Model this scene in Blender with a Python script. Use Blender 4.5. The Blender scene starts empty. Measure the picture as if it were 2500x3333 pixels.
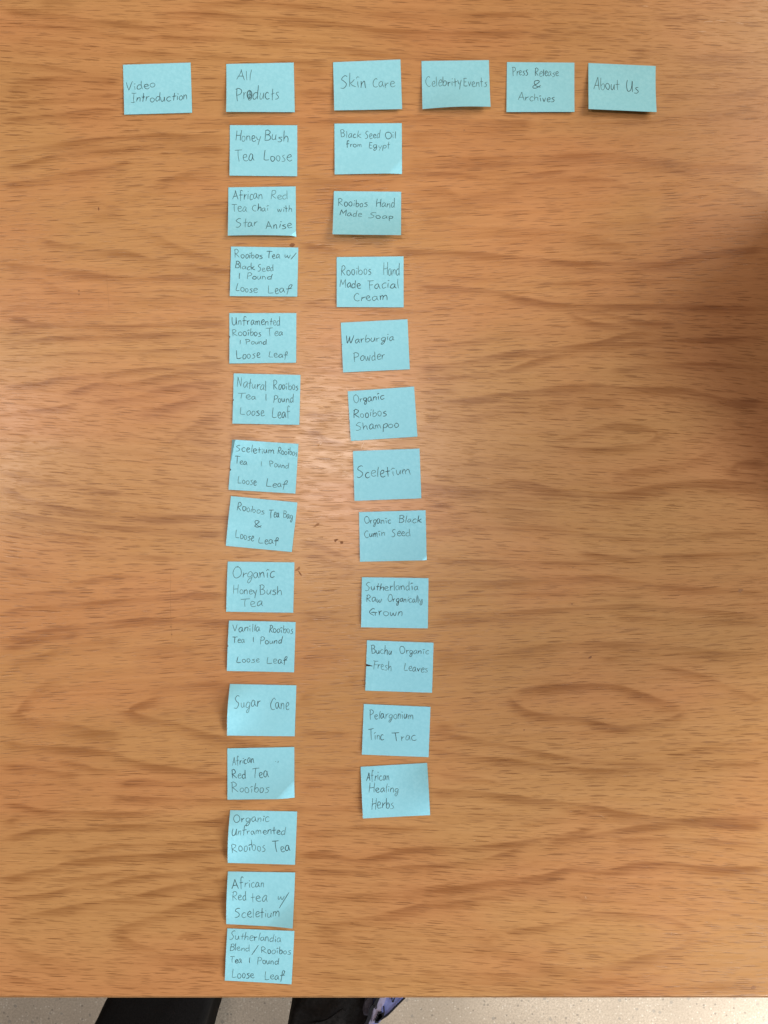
import bpy, bmesh, math, random
import numpy as np
from mathutils import Vector

random.seed(7)
C = bpy.context.scene.collection
scn = bpy.context.scene

# ------------------------------------------------------------------ scale
# one metre of table top is 4270 photo pixels; origin under the camera
PXM = 4270.0
CAMH = 0.69


def P(px, py, z=0.0):
    """point of the horizontal plane at height z seen at photo pixel (px, py)"""
    k = (CAMH - z) / CAMH / PXM
    return ((px - 1250.0) * k, (1666.5 - py) * k)


# ------------------------------------------------------------------ camera
cam = bpy.data.cameras.new('camera')
cam.sensor_fit = 'VERTICAL'
cam.sensor_height = 36.0
cam.lens = 36.0 * CAMH / (3333.0 / PXM)
cam.clip_start = 0.01
cam.clip_end = 60
co = bpy.data.objects.new('camera', cam)
co.location = (0, 0, CAMH)
co.rotation_euler = (0, 0, 0)
C.objects.link(co)
scn.camera = co

# ------------------------------------------------------------------ room light
w = bpy.data.worlds.new('World')
scn.world = w
w.use_nodes = True
w.node_tree.nodes['Background'].inputs[0].default_value = (1.0, 0.93, 0.86, 1)
w.node_tree.nodes['Background'].inputs[1].default_value = 0.15
scn.view_settings.view_transform = 'Standard'
scn.view_settings.look = 'None'
scn.view_settings.exposure = 0.0
scn.view_settings.gamma = 1.0


def area(name, loc, target, sx, sy, power, col, spread=180):
    l = bpy.data.lights.new(name, 'AREA')
    l.shape = 'RECTANGLE'
    l.size = sx
    l.size_y = sy
    l.energy = power
    l.color = col
    l.spread = math.radians(spread)
    o = bpy.data.objects.new(name, l)
    o.location = loc
    d = Vector(target) - Vector(loc)
    o.rotation_euler = d.to_track_quat('-Z', 'Y').to_euler()
    C.objects.link(o)
    return o


LIGHTS = [
    ('ceiling_lamp', (-0.14, 0.19, 2.0), (-0.14, 0.19, 0), 0.22, 0.22, 9.5, (1.0, 0.84, 0.76)),
    ('ceiling_lamp', (-1.24, 0.24, 2.0), (-1.24, 0.24, 0), 0.24, 0.24, 7.0, (1.0, 0.88, 0.78)),
    ('ceiling_lamp', (1.05, 1.50, 2.0), (1.05, 1.5, 0), 0.24, 0.24, 2.5, (1.0, 0.84, 0.62)),
    ('side_light', (2.60, 1.45, 2.35), (0.0, 0.0, 0), 1.7, 1.7, 94.0, (1.0, 0.90, 0.74)),
    ('side_light', (1.25, -1.5, 0.75), (0.0, 0.1, 0.2), 0.8, 0.7, 8.4, (0.82, 0.93, 1.0), 70),
    ('side_light', (1.35, -1.15, -0.25), (0.62, -0.85, -0.74), 0.4, 0.4, 6.0, (1.0, 0.97, 0.93), 80),  # added low lamp that brightens the floor at the right, no window there
]
for a in LIGHTS:
    area(*a)


# ------------------------------------------------------------------ helpers
def link(o, parent=None):
    C.objects.link(o)
    if parent is not None:
        o.parent = parent
    return o


def tag(o, label=None, cat=None, group=None, kind=None):
    if label: o['label'] = label
    if cat: o['category'] = cat
    if group: o['group'] = group
    if kind: o['kind'] = kind
    return o


def empty(name, loc=(0, 0, 0), rz=0.0):
    o = bpy.data.objects.new(name, None)
    o.location = loc
    o.rotation_euler = (0, 0, rz)
    o.empty_display_size = 0.02
    C.objects.link(o)
    return o


def mesh_obj(name, verts, faces, mat, parent=None, loc=(0, 0, 0), smooth=False):
    me = bpy.data.meshes.new(name)
    me.from_pydata([tuple(v) for v in verts], [], faces)
    me.materials.append(mat)
    if smooth:
        me.polygons.foreach_set('use_smooth', [True] * len(me.polygons))
    me.update()
    o = bpy.data.objects.new(name, me)
    o.location = loc
    return link(o, parent)


def bm_obj(name, bm, mat, parent=None, loc=(0, 0, 0), smooth=False):
    me = bpy.data.meshes.new(name)
    bmesh.ops.recalc_face_normals(bm, faces=bm.faces)
    bm.to_mesh(me)
    bm.free()
    me.materials.append(mat)
    if smooth:
        me.polygons.foreach_set('use_smooth', [True] * len(me.polygons))
    o = bpy.data.objects.new(name, me)
    o.location = loc
    return link(o, parent)


def catmull(pts, n=8, closed=False):
    pts = [np.array(p, float) for p in pts]
    if len(pts) < 3 and not closed:
        a, b = pts[0], pts[-1]
        return [a + (b - a) * t / n for t in range(n + 1)]
    out = []
    N = len(pts)
    rng = range(N if closed else N - 1)
    for i in rng:
        p1 = pts[i]
        p2 = pts[(i + 1) % N]
        p0 = pts[(i - 1) % N] if (closed or i > 0) else 2 * p1 - p2
        p3 = pts[(i + 2) % N] if (closed or i < N - 2) else 2 * p2 - p1
        for k in range(n):
            t = k / n
            out.append(0.5 * ((2 * p1) + (-p0 + p2) * t + (2 * p0 - 5 * p1 + 4 * p2 - p3) * t * t
                              + (-p0 + 3 * p1 - 3 * p2 + p3) * t ** 3))
    out.append(pts[0] if closed else pts[-1])
    return out


def tube_bm(bm, pts, r, seg=8):
    pts = [Vector(tuple(p)) for p in pts]
    rings = []
    for i, p in enumerate(pts):
        d = (pts[min(i + 1, len(pts) - 1)] - pts[max(i - 1, 0)]).normalized()
        up = Vector((0, 0, 1)) if abs(d.z) < 0.9 else Vector((1, 0, 0))
        a = d.cross(up).normalized()
        b = d.cross(a).normalized()
        rings.append([bm.verts.new(p + (a * math.cos(2 * math.pi * k / seg) + b * math.sin(2 * math.pi * k / seg)) * r)
                      for k in range(seg)])
    for i in range(len(rings) - 1):
        for k in range(seg):
            bm.faces.new((rings[i][k], rings[i][(k + 1) % seg], rings[i + 1][(k + 1) % seg], rings[i + 1][k]))
    bm.faces.new(rings[0])
    bm.faces.new(rings[-1])


# ------------------------------------------------------------------ materials
class NT:
    def __init__(self, name):
        self.m = bpy.data.materials.new(name)
        self.m.use_nodes = True
        self.t = self.m.node_tree
        self.b = self.t.nodes['Principled BSDF']

    def n(self, typ, **kw):
        nd = self.t.nodes.new(typ)
        for k, v in kw.items():
            setattr(nd, k, v)
        return nd

    def l(self, a, b):
        self.t.links.new(a, b)

    def math(self, op, a, b=None, c=None, clamp=False):
        nd = self.n('ShaderNodeMath', operation=op, use_clamp=clamp)
        for i, v in enumerate((a, b, c)):
            if v is None: continue
            if isinstance(v, (int, float)):
                nd.inputs[i].default_value = v
            else:
                self.l(v, nd.inputs[i])
        return nd.outputs[0]

    def comb(self, x, y, z=0.0):
        nd = self.n('ShaderNodeCombineXYZ')
        for i, v in enumerate((x, y, z)):
            if isinstance(v, (int, float)):
                nd.inputs[i].default_value = v
            else:
                self.l(v, nd.inputs[i])
        return nd.outputs[0]

    def noise(self, vec, scale=1.0, detail=2.0, rough=0.5, dist=0.0):
        nd = self.n('ShaderNodeTexNoise')
        nd.inputs['Scale'].default_value = scale
        nd.inputs['Detail'].default_value = detail
        nd.inputs['Roughness'].default_value = rough
        nd.inputs['Distortion'].default_value = dist
        self.l(vec, nd.inputs['Vector'])
        return nd.outputs['Fac']

    def smooth(self, v, lo, hi, a=0.0, b=1.0):
        nd = self.n('ShaderNodeMapRange', interpolation_type='SMOOTHSTEP')
        self.l(v, nd.inputs['Value'])
        nd.inputs['From Min'].default_value = lo
        nd.inputs['From Max'].default_value = hi
        nd.inputs['To Min'].default_value = a
        nd.inputs['To Max'].default_value = b
        return nd.outputs[0]

    def mix(self, f, a, b, mode='MIX'):
        nd = self.n('ShaderNodeMix', data_type='RGBA', blend_type=mode)
        if isinstance(f, (int, float)):
            nd.inputs[0].default_value = f
        else:
            self.l(f, nd.inputs[0])
        for s, v in ((6, a), (7, b)):
            if isinstance(v, tuple):
                nd.inputs[s].default_value = v + (1,) if len(v) == 3 else v
            else:
                self.l(v, nd.inputs[s])
        return nd.outputs[2]


def wood_material():
    N = NT('oak_veneer')
    geo = N.n('ShaderNodeTexCoord')
    sep = N.n('ShaderNodeSeparateXYZ')
    N.l(geo.outputs['Object'], sep.inputs[0])
    x = sep.outputs['X']
    af = N.n('ShaderNodeAttribute', attribute_name='flow').outputs['Fac']
    ab = N.n('ShaderNodeAttribute', attribute_name='band').outputs['Fac']
    # long broad tone, medium streaks, fibres, pores: all stretched along the grain
    tone = N.noise(N.comb(N.math('MULTIPLY', x, 3.0), N.math('MULTIPLY', af, 9.0), 3.1), detail=2)
    hue = N.noise(N.comb(N.math('MULTIPLY', x, 6.0), N.math('MULTIPLY', af, 14.0), 9.7), detail=2)
    mid = N.noise(N.comb(N.math('MULTIPLY', x, 3.5), N.math('MULTIPLY', af, 210.0), 5.2), detail=3, rough=0.65)
    jag = N.noise(N.comb(N.math('MULTIPLY', x, 16.0), N.math('MULTIPLY', af, 900.0), 1.2), detail=3, rough=0.65)
    fib = N.noise(N.comb(N.math('MULTIPLY', x, 14.0), N.math('MULTIPLY', af, 1300.0), 7.7), detail=3, rough=0.7)
    def dashes(fx, fy, seed, r0, r1, keep):
        v = N.n('ShaderNodeTexVoronoi', feature='F1', voronoi_dimensions='2D')
        v.inputs['Scale'].default_value = 1.0
        v.inputs['Randomness'].default_value = 1.0
        wave = N.noise(N.comb(N.math('MULTIPLY', x, 160.0), N.math('MULTIPLY', af, 900.0), seed), detail=1)
        N.l(N.comb(N.math('ADD', N.math('MULTIPLY', x, fx), seed * 7.3),
                   N.math('ADD', N.math('MULTIPLY', af, fy), N.math('MULTIPLY', wave, 0.35))), v.inputs['Vector'])
        sc = N.n('ShaderNodeSeparateColor')
        N.l(v.outputs['Color'], sc.inputs[0])
        rad = N.math('ADD', N.math('MULTIPLY', sc.outputs[0], r1 - r0), r0)
        m = N.math('MULTIPLY', N.math('SUBTRACT', rad, v.outputs['Distance']), 9.0, clamp=True)
        return m, sc.outputs[1], sc.outputs[2]

    dens = N.noise(N.comb(N.math('MULTIPLY', x, 7.0), N.math('MULTIPLY', af, 34.0), 15.0), detail=2)
    jj = N.math('ADD', N.math('MULTIPLY', N.math('SUBTRACT', jag, 0.5), 2.4), 1.0)
    bandj = N.math('MULTIPLY', ab, jj)
    band = N.smooth(bandj, 0.04, 0.95)
    # darkness of the growth rings
    lng = N.noise(N.comb(N.math('MULTIPLY', x, 4.0), N.math('MULTIPLY', af, 480.0), 41.0), detail=3, rough=0.65)
    d = N.math('MULTIPLY', band, 0.68)
    d = N.math('ADD', d, N.math('MULTIPLY', N.math('SUBTRACT', lng, 0.5), 0.62))
    d = N.math('ADD', d, N.math('MULTIPLY', N.math('SUBTRACT', mid, 0.5), 0.55))
    d = N.math('ADD', d, N.math('MULTIPLY', N.math('SUBTRACT', fib, 0.5), 0.45))
    d = N.math('ADD', d, N.math('MULTIPLY', N.math('SUBTRACT', tone, 0.5), 0.5))
    d = N.math('ADD', d, 0.17, clamp=True)
    ramp = N.n('ShaderNodeValToRGB')
    N.l(d, ramp.inputs[0])
    cr = ramp.color_ramp
    cr.elements[0].position = 0.0
    cr.elements[0].color = (0.558, 0.286, 0.108, 1)
    cr.elements[1].position = 1.0
    cr.elements[1].color = (0.292, 0.120, 0.036, 1)
    e = cr.elements.new(0.4)
    e.color = (0.458, 0.220, 0.078, 1)
    col = ramp.outputs[0]
    h = N.smooth(hue, 0.35, 0.68)
    col = N.mix(h, col, N.mix(1.0, col, (1.04, 0.94, 0.98), 'MULTIPLY'))
    # pores: short dark dashes, more of them where the grain opens
    open_ = N.smooth(dens, 0.34, 0.62, 0.62, 1.0)
    m1, a1, b1 = dashes(34.0, 560.0, 1.7, 0.12, 0.32, 0)
    m2, a2, b2 = dashes(55.0, 850.0, 4.1, 0.10, 0.30, 0)
    m3, a3, b3 = dashes(30.0, 900.0, 8.9, 0.08, 0.28, 0)
    m1 = N.math('MULTIPLY', m1, N.math('MULTIPLY', N.math('LESS_THAN', a1, open_), N.math('ADD', N.math('MULTIPLY', b1, 0.6), 0.4)))
    m2 = N.math('MULTIPLY', m2, N.math('MULTIPLY', N.math('LESS_THAN', a2, open_), N.math('ADD', N.math('MULTIPLY', b2, 0.6), 0.2)))
    m3 = N.math('MULTIPLY', m3, N.math('ADD', N.math('MULTIPLY', b3, 0.6), 0.2))
    pm = N.math('MAXIMUM', m1, N.math('MAXIMUM', m2, m3))
    col = N.mix(N.math('MULTIPLY', pm, 0.66), col, (0.175, 0.062, 0.016))
    N.l(col, N.b.inputs['Base Color'])
    rr = N.noise(N.comb(N.math('MULTIPLY', x, 30.0), N.math('MULTIPLY', af, 200.0), 31.0), detail=2)
    N.l(N.smooth(rr, 0.3, 0.7, 0.26, 0.33), N.b.inputs['Roughness'])
    N.b.inputs['Specular IOR Level'].default_value = 0.5
    bump = N.n('ShaderNodeBump')
    bump.inputs['Strength'].default_value = 0.30
    bump.inputs['Distance'].default_value = 0.00012
    N.l(N.math('SUBTRACT', fib, N.math('MULTIPLY', pm, 1.3)), bump.inputs['Height'])
    N.l(bump.outputs[0], N.b.inputs['Normal'])
    return N.m


def paper_material():
    N = NT('blue_paper')
    geo = N.n('ShaderNodeTexCoord')
    info = N.n('ShaderNodeObjectInfo')
    a = N.noise(geo.outputs['Object'], scale=420, detail=3, rough=0.65)
    b = N.noise(geo.outputs['Object'], scale=38, detail=2)
    col = N.mix(N.smooth(a, 0.3, 0.7), (0.280, 0.650, 0.775), (0.335, 0.715, 0.840))
    col = N.mix(N.math('MULTIPLY', N.smooth(b, 0.35, 0.65), 0.35), col, (0.285, 0.650, 0.775))
    col = N.mix(N.math('MULTIPLY', info.outputs['Random'], 0.30), col, (0.300, 0.660, 0.775))
    N.l(col, N.b.inputs['Base Color'])
    N.b.inputs['Roughness'].default_value = 0.75
    N.b.inputs['Specular IOR Level'].default_value = 0.25
    bump = N.n('ShaderNodeBump')
    bump.inputs['Strength'].default_value = 0.25
    bump.inputs['Distance'].default_value = 0.00008
    N.l(a, bump.inputs['Height'])
    N.l(bump.outputs[0], N.b.inputs['Normal'])
    return N.m


def pencil_material():
    N = NT('pencil_graphite')
    geo = N.n('ShaderNodeTexCoord')
    pr = N.n('ShaderNodeAttribute', attribute_name='press').outputs['Fac']
    g = N.noise(geo.outputs['Object'], scale=2600, detail=2, rough=0.7)
    col = N.mix(pr, (0.095, 0.215, 0.245), (0.022, 0.058, 0.074))
    col = N.mix(N.smooth(g, 0.55, 0.75, 0.0, 0.4), col, (0.20, 0.50, 0.55))
    N.l(col, N.b.inputs['Base Color'])
    N.b.inputs['Roughness'].default_value = 0.55
    N.b.inputs['Specular IOR Level'].default_value = 0.4
    return N.m


def simple(name, c1, c2, scale, rough=0.6, spec=0.4, bump=0.0, bdist=0.001, detail=3):
    N = NT(name)
    geo = N.n('ShaderNodeTexCoord')
    a = N.noise(geo.outputs['Object'], scale=scale, detail=detail, rough=0.6)
    N.l(N.mix(N.smooth(a, 0.35, 0.65), c1, c2), N.b.inputs['Base Color'])
    N.b.inputs['Roughness'].default_value = rough
    N.b.inputs['Specular IOR Level'].default_value = spec
    if bump:
        bp = N.n('ShaderNodeBump')
        bp.inputs['Strength'].default_value = bump
        bp.inputs['Distance'].default_value = bdist
        N.l(a, bp.inputs['Height'])
        N.l(bp.outputs[0], N.b.inputs['Normal'])
    return N.m


def terrazzo_material():
    N = NT('terrazzo')
    geo = N.n('ShaderNodeTexCoord')
    P0 = geo.outputs['Object']
    fine = N.noise(P0, scale=330, detail=4, rough=0.75)
    big = N.noise(P0, scale=5, detail=3)
    col = N.mix(N.smooth(fine, 0.3, 0.7), (0.44, 0.37, 0.29), (0.70, 0.615, 0.51))
    col = N.mix(N.math('MULTIPLY', N.smooth(big, 0.35, 0.65), 0.5), col, (0.38, 0.32, 0.25))
    for sc, lo, hi, c, thr, f in ((170, 0.0, 1.0, (0.20, 0.18, 0.155), 0.86, 0.6),
                                  (240, 0, 1, (0.75, 0.71, 0.64), 0.82, 0.6),
                                  (110, 0, 1, (0.30, 0.28, 0.25), 0.88, 0.6)):
        v = N.n('ShaderNodeTexVoronoi', feature='F1')
        v.inputs['Scale'].default_value = sc
        wv = N.n('ShaderNodeVectorMath', operation='ADD')
        N.l(P0, wv.inputs[0])
        wv.inputs[1].default_value = (sc * 0.13, sc * 0.07, 0.0)
        N.l(wv.outputs[0], v.inputs['Vector'])
        sp = N.n('ShaderNodeSeparateColor')
        N.l(v.outputs['Color'], sp.inputs[0])
        pick = N.smooth(sp.outputs[0], thr, thr + 0.01)
        chip = N.smooth(v.outputs['Distance'], 0.36, 0.30)
        N_mask = N.math('MULTIPLY', pick, N.math('SUBTRACT', 1.0, N.smooth(v.outputs['Distance'], 0.26, 0.34)))
        col = N.mix(N.math('MULTIPLY', N_mask, f), col, c)
    N.l(col, N.b.inputs['Base Color'])
    N.b.inputs['Roughness'].default_value = 0.55
    return N.m


M_wood = wood_material()
M_paper = paper_material()
M_pencil = pencil_material()
M_floor = terrazzo_material()
M_edge = simple('edge_banding', (0.36, 0.19, 0.08), (0.30, 0.15, 0.06), 60, 0.5)
M_leg = simple('grey_steel', (0.16, 0.16, 0.17), (0.20, 0.20, 0.21), 40, 0.4)
M_black = simple('black_cloth', (0.004, 0.0035, 0.0035), (0.008, 0.007, 0.007), 600, 0.9, 0.15, 0.5, 0.0008)
M_bag = simple('black_nylon', (0.008, 0.007, 0.0065), (0.014, 0.012, 0.012), 200, 0.8, 0.2, 0.6, 0.003)
M_grey = simple('grey_fold_and_buckle', (0.05, 0.045, 0.06), (0.075, 0.07, 0.09), 500, 0.8, 0.2, 0.4, 0.001)  # grey of the painted fold highlight, shared with the buckle
M_blue = simple('periwinkle_cloth', (0.17, 0.20, 0.48), (0.24, 0.27, 0.56), 45, 0.7, 0.3, 0.3, 0.002)
M_lilac = simple('lilac_cloth', (0.33, 0.31, 0.46), (0.40, 0.37, 0.52), 60, 0.7, 0.3, 0.3, 0.002)
M_cord = simple('black_cord', (0.006, 0.006, 0.010), (0.012, 0.012, 0.018), 300, 0.7)
M_ink = simple('black_ink', (0.014, 0.010, 0.012), (0.035, 0.022, 0.024), 900, 0.6)
M_stain = simple('brown_stain', (0.19, 0.072, 0.024), (0.25, 0.10, 0.038), 900, 0.6)
M_stain_soft = simple('faded_stain', (0.30, 0.13, 0.05), (0.36, 0.165, 0.065), 900, 0.6)
M_scratch = simple('scratched_lacquer', (0.72, 0.50, 0.34), (0.62, 0.38, 0.22), 900, 0.35)

# ------------------------------------------------------------------ floor
bm = bmesh.new()
bmesh.ops.create_grid(bm, x_segments=2, y_segments=2, size=5.0)
fl = bm_obj('floor', bm, M_floor, loc=(0, 0, -0.74))
tag(fl, kind='structure')


# ------------------------------------------------------------------ table
# darker growth-ring bands of this table top, traced in photo coordinates:
# (origin x, origin y, scale) then (width, strength, points...)
def crop(ox, oy, s):
    return lambda pts: [(ox + a / s, oy + b / s) for a, b in pts]


BANDS = []


def bands(cr, *items):
    for wd, st, pts in items:
        BANDS.append((wd, st, cr(pts)))


bands(crop(0, 380, 2.212),
      (15, .7, [(0, 270), (200, 225), (400, 200), (800, 150), (1150, 125), (1659, 150)]),
      (12, .7, [(0, 355), (150, 345), (300, 300), (500, 255), (850, 235), (1100, 215), (1659, 235)]),
      (14, .7, [(0, 490), (250, 460), (450, 410), (700, 375), (860, 345), (900, 300), (840, 270)]),
      (22, .5, [(870, 605), (1000, 555), (1200, 455), (1400, 395), (1659, 370), (1900, 370)]),
      (14, .45, [(1100, 575), (1180, 500), (1240, 440), (1400, 430)]),
      (36, .5, [(600, 690), (700, 700), (800, 660), (900, 640)]),
      (36, .45, [(1300, 660), (1450, 640), (1659, 620), (1900, 640)]),
      (14, .7, [(270, 870), (400, 910), (700, 955), (950, 985), (1100, 1030), (1300, 1060), (1659, 1110), (1900, 1130)]),
      (14, .8, [(0, 1060), (200, 1075), (400, 1100), (600, 1125), (800, 1150), (1000, 1160), (1300, 1150), (1659, 1180)]),
      (16, .6, [(900, 790), (1050, 830), (1200, 900), (1400, 980), (1659, 1050), (1900, 1100)]),
      (16, .45, [(0, 1150), (300, 1180), (500, 1270), (900, 1300), (1300, 1310), (1659, 1330)]),
      (14, .45, [(0, 1370), (300, 1370), (600, 1400), (1000, 1390)]),
      (12, .8, [(0, 1430), (150, 1450), (250, 1490), (500, 1495), (900, 1505), (1300, 1480), (1659, 1480)]),
      (12, .7, [(0, 1565), (150, 1530), (350, 1505)]),
      (10, .8, [(0, 1650), (200, 1615), (400, 1590), (700, 1580), (1000, 1570), (1659, 1540)]),
      (9, .6, [(0, 1750), (200, 1740), (400, 1710), (700, 1690), (1100, 1680), (1659, 1650)]),
      (11, .8, [(0, 1940), (250, 1925), (400, 1885), (600, 1865), (850, 1840), (1100, 1810), (1659, 1760)]),
      (13, .8, [(450, 1995), (560, 1965), (700, 1925), (870, 1930), (1050, 1895), (1250, 1855), (1659, 1800)]),
      (14, .7, [(650, 2050), (950, 2025), (1150, 1965), (1350, 1925), (1659, 1890)]),
      (18, .7, [(950, 2120), (1100, 2110), (1300, 2060), (1450, 2000), (1659, 1950)]))
bands(crop(1350, 400, 1.4426),
      (22, .6, [(0, 170), (300, 180), (500, 180), (750, 150), (950, 150), (1100, 180), (1250, 190), (1400, 212), (1659, 205)]),
      (10, .7, [(-100, 240), (150, 235), (250, 243), (360, 265), (450, 260), (600, 235), (750, 215)]),
      (14, .6, [(380, 310), (450, 300), (600, 270), (800, 258), (920, 265), (1000, 295), (1060, 320)]),
      (12, .6, [(1060, 160), (1200, 210), (1300, 240), (1450, 290), (1659, 340)]),
      (36, .55, [(0, 385), (150, 375), (300, 345), (500, 320)]),
      (26, .5, [(0, 450), (120, 450), (220, 485), (350, 500), (650, 510), (900, 560), (1040, 600)]),
      (34, .45, [(820, 430), (900, 445), (1000, 450), (1150, 430)]),
      (14, .9, [(-100, 590), (0, 600), (300, 615), (600, 642), (800, 658), (1150, 660), (1300, 632), (1450, 600), (1659, 585)]),
      (10, .5, [(0, 708), (300, 730), (600, 750), (900, 745), (1200, 740)]),
      (12, .9, [(0, 765), (250, 775), (400, 795), (500, 822), (700, 852), (900, 858), (1150, 858), (1659, 870)]),
      (12, .8, [(520, 825), (650, 850), (800, 872), (950, 910), (1100, 935), (1250, 932)]),
      (12, .8, [(700, 885), (800, 925), (900, 945), (1050, 960)]),
      (10, .6, [(0, 1055), (300, 1022), (450, 988), (600, 965)]),
      (14, .95, [(0, 1145), (200, 1130), (400, 1090), (650, 1060), (850, 1035), (1000, 992), (1130, 972)]),
      (12, .8, [(0, 1205), (250, 1185), (420, 1165), (550, 1120), (700, 1080), (900, 1045), (1200, 1022), (1500, 1010), (1659, 1000)]),
      (14, .7, [(900, 1160), (1100, 1140), (1400, 1130), (1659, 1150)]),
      (16, .9, [(0, 1320), (200, 1305), (350, 1285), (550, 1260), (750, 1235), (1000, 1245), (1250, 1250), (1400, 1285), (1500, 1308), (1659, 1305)]),
      (26, .5, [(0, 1440), (100, 1400), (250, 1365), (400, 1335), (700, 1305), (1000, 1300)]))
bands(crop(1350, 1200, 1.4426),
      (15, .75, [(640, 350), (780, 305), (850, 280), (960, 262), (1100, 280), (1135, 305), (1100, 345), (1000, 365), (860, 375), (740, 375), (640, 350)]),
      (20, .5, [(-150, 330), (0, 300), (150, 262), (300, 218), (500, 185), (750, 165)]),
      (30, .45, [(60, 420), (200, 455), (400, 440), (520, 400)]),
      (22, .85, [(-120, 560), (0, 545), (200, 562), (340, 562), (420, 538), (470, 530), (560, 545), (650, 568), (900, 592), (1050, 572), (1200, 545), (1400, 532), (1659, 545)]),
      (22, .4, [(200, 600), (500, 610), (900, 625), (1200, 590)]),
      (18, .6, [(900, 515), (1050, 475), (1250, 450), (1350, 410), (1400, 370)]),
      (26, .8, [(1659, 440), (1560, 440), (1500, 465), (1540, 500), (1659, 510)]),
      (20, .5, [(60, 715), (150, 690), (250, 672), (450, 665), (700, 690)]),
      (12, .6, [(0, 770), (300, 750), (600, 745), (900, 790), (1100, 800), (1250, 798), (1400, 775), (1659, 760)]),
      (12, .75, [(750, 850), (850, 872), (1000, 890), (1200, 880), (1659, 862)]),
      (11, .7, [(80, 905), (300, 900), (500, 905), (950, 912)]),
      (14, .7, [(0, 1010), (100, 1002), (400, 1000), (700, 985), (900, 978), (1150, 1020), (1400, 1035), (1659, 1050)]),
      (12, .5, [(60, 1080), (300, 1060), (700, 1050), (1100, 1065)]),
      (13, .7, [(80, 1155), (300, 1150), (500, 1140), (700, 1128), (1000, 1108), (1300, 1130), (1659, 1160)]),
      (11, .7, [(60, 1195), (300, 1172), (600, 1165)]),
      (12, .6, [(900, 1150), (1200, 1175), (1659, 1190)]),
      (26, .6, [(60, 1345), (300, 1340), (450, 1330), (700, 1302), (900, 1292), (1100, 1305), (1400, 1330), (1659, 1350)]),
      (14, .6, [(850, 1352), (1000, 1370), (1150, 1392), (1350, 1440), (1450, 1482), (1550, 1530), (1659, 1565)]))
bands(crop(1350, 2200, 1.4426),
      (17, .9, [(440, 80), (600, 50), (800, 38), (950, 50), (1050, 80), (1200, 130), (1280, 155)]),
      (15, .8, [(1280, 155), (1215, 195), (1150, 215), (1030, 235), (950, 240), (850, 218), (780, 200), (650, 190), (540, 168), (470, 130), (440, 80)]),
      (16, .5, [(1659, 330), (1400, 330), (1270, 360), (1150, 385)]),
      (12, .7, [(60, 262), (150, 270), (250, 290), (450, 330), (600, 362), (850, 402), (1200, 412), (1659, 402)]),
      (15, .8, [(60, 345), (200, 365), (300, 380), (500, 402), (620, 420), (850, 440), (1200, 430)]),
      (12, .5, [(80, 460), (300, 480), (450, 520)]),
      (14, .95, [(60, 540), (200, 540), (300, 547), (500, 572), (700, 598), (850, 612), (950, 640), (1100, 662), (1200, 675), (1400, 668), (1659, 665)]),
      (11, .6, [(560, 590), (650, 602), (800, 640), (900, 650)]),
      (16, .4, [(60, 660), (300, 650), (600, 662), (720, 685)]),
      (9, .6, [(300, 730), (500, 705), (620, 690)]),
      (12, .9, [(-150, 815), (0, 815), (250, 805), (500, 778), (700, 745), (850, 705)]),
      (13, .95, [(600, 775), (700, 765), (900, 735), (1000, 715), (1100, 702), (1250, 692), (1450, 695), (1659, 702)]),
      (12, .6, [(900, 770), (1200, 760), (1400, 775), (1659, 790)]),
      (13, .75, [(0, 900), (200, 880), (300, 870), (420, 832), (520, 800)]),
      (10, .5, [(430, 920), (540, 880), (620, 862)]),
      (16, .9, [(-100, 1030), (0, 1020), (200, 992), (400, 965), (600, 940), (720, 905), (800, 905), (900, 915), (1050, 885), (1200, 880), (1350, 900), (1500, 905), (1659, 890)]),
      (16, .7, [(-100, 1110), (0, 1080), (200, 1060), (350, 1035), (480, 1010)]),
      (20, .35, [(400, 985), (700, 1000), (900, 1010), (1100, 985)]),
      (12, .7, [(400, 1200), (600, 1178), (720, 1148), (780, 1125), (900, 1112), (1150, 1130), (1250, 1160), (1330, 1205)]),
      (22, .6, [(1330, 1205), (1250, 1270), (1100, 1315), (900, 1365), (700, 1370), (500, 1335), (400, 1290), (350, 1240), (400, 1200)]),
      (50, .4, [(240, 1240), (320, 1240), (400, 1270)]),
      (20, .5, [(0, 1390), (200, 1395), (500, 1412), (800, 1435), (1000, 1420), (1200, 1395)]),
      (24, .5, [(400, 1480), (700, 1490), (1000, 1490), (1300, 1460), (1450, 1445), (1659, 1445)]))
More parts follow.
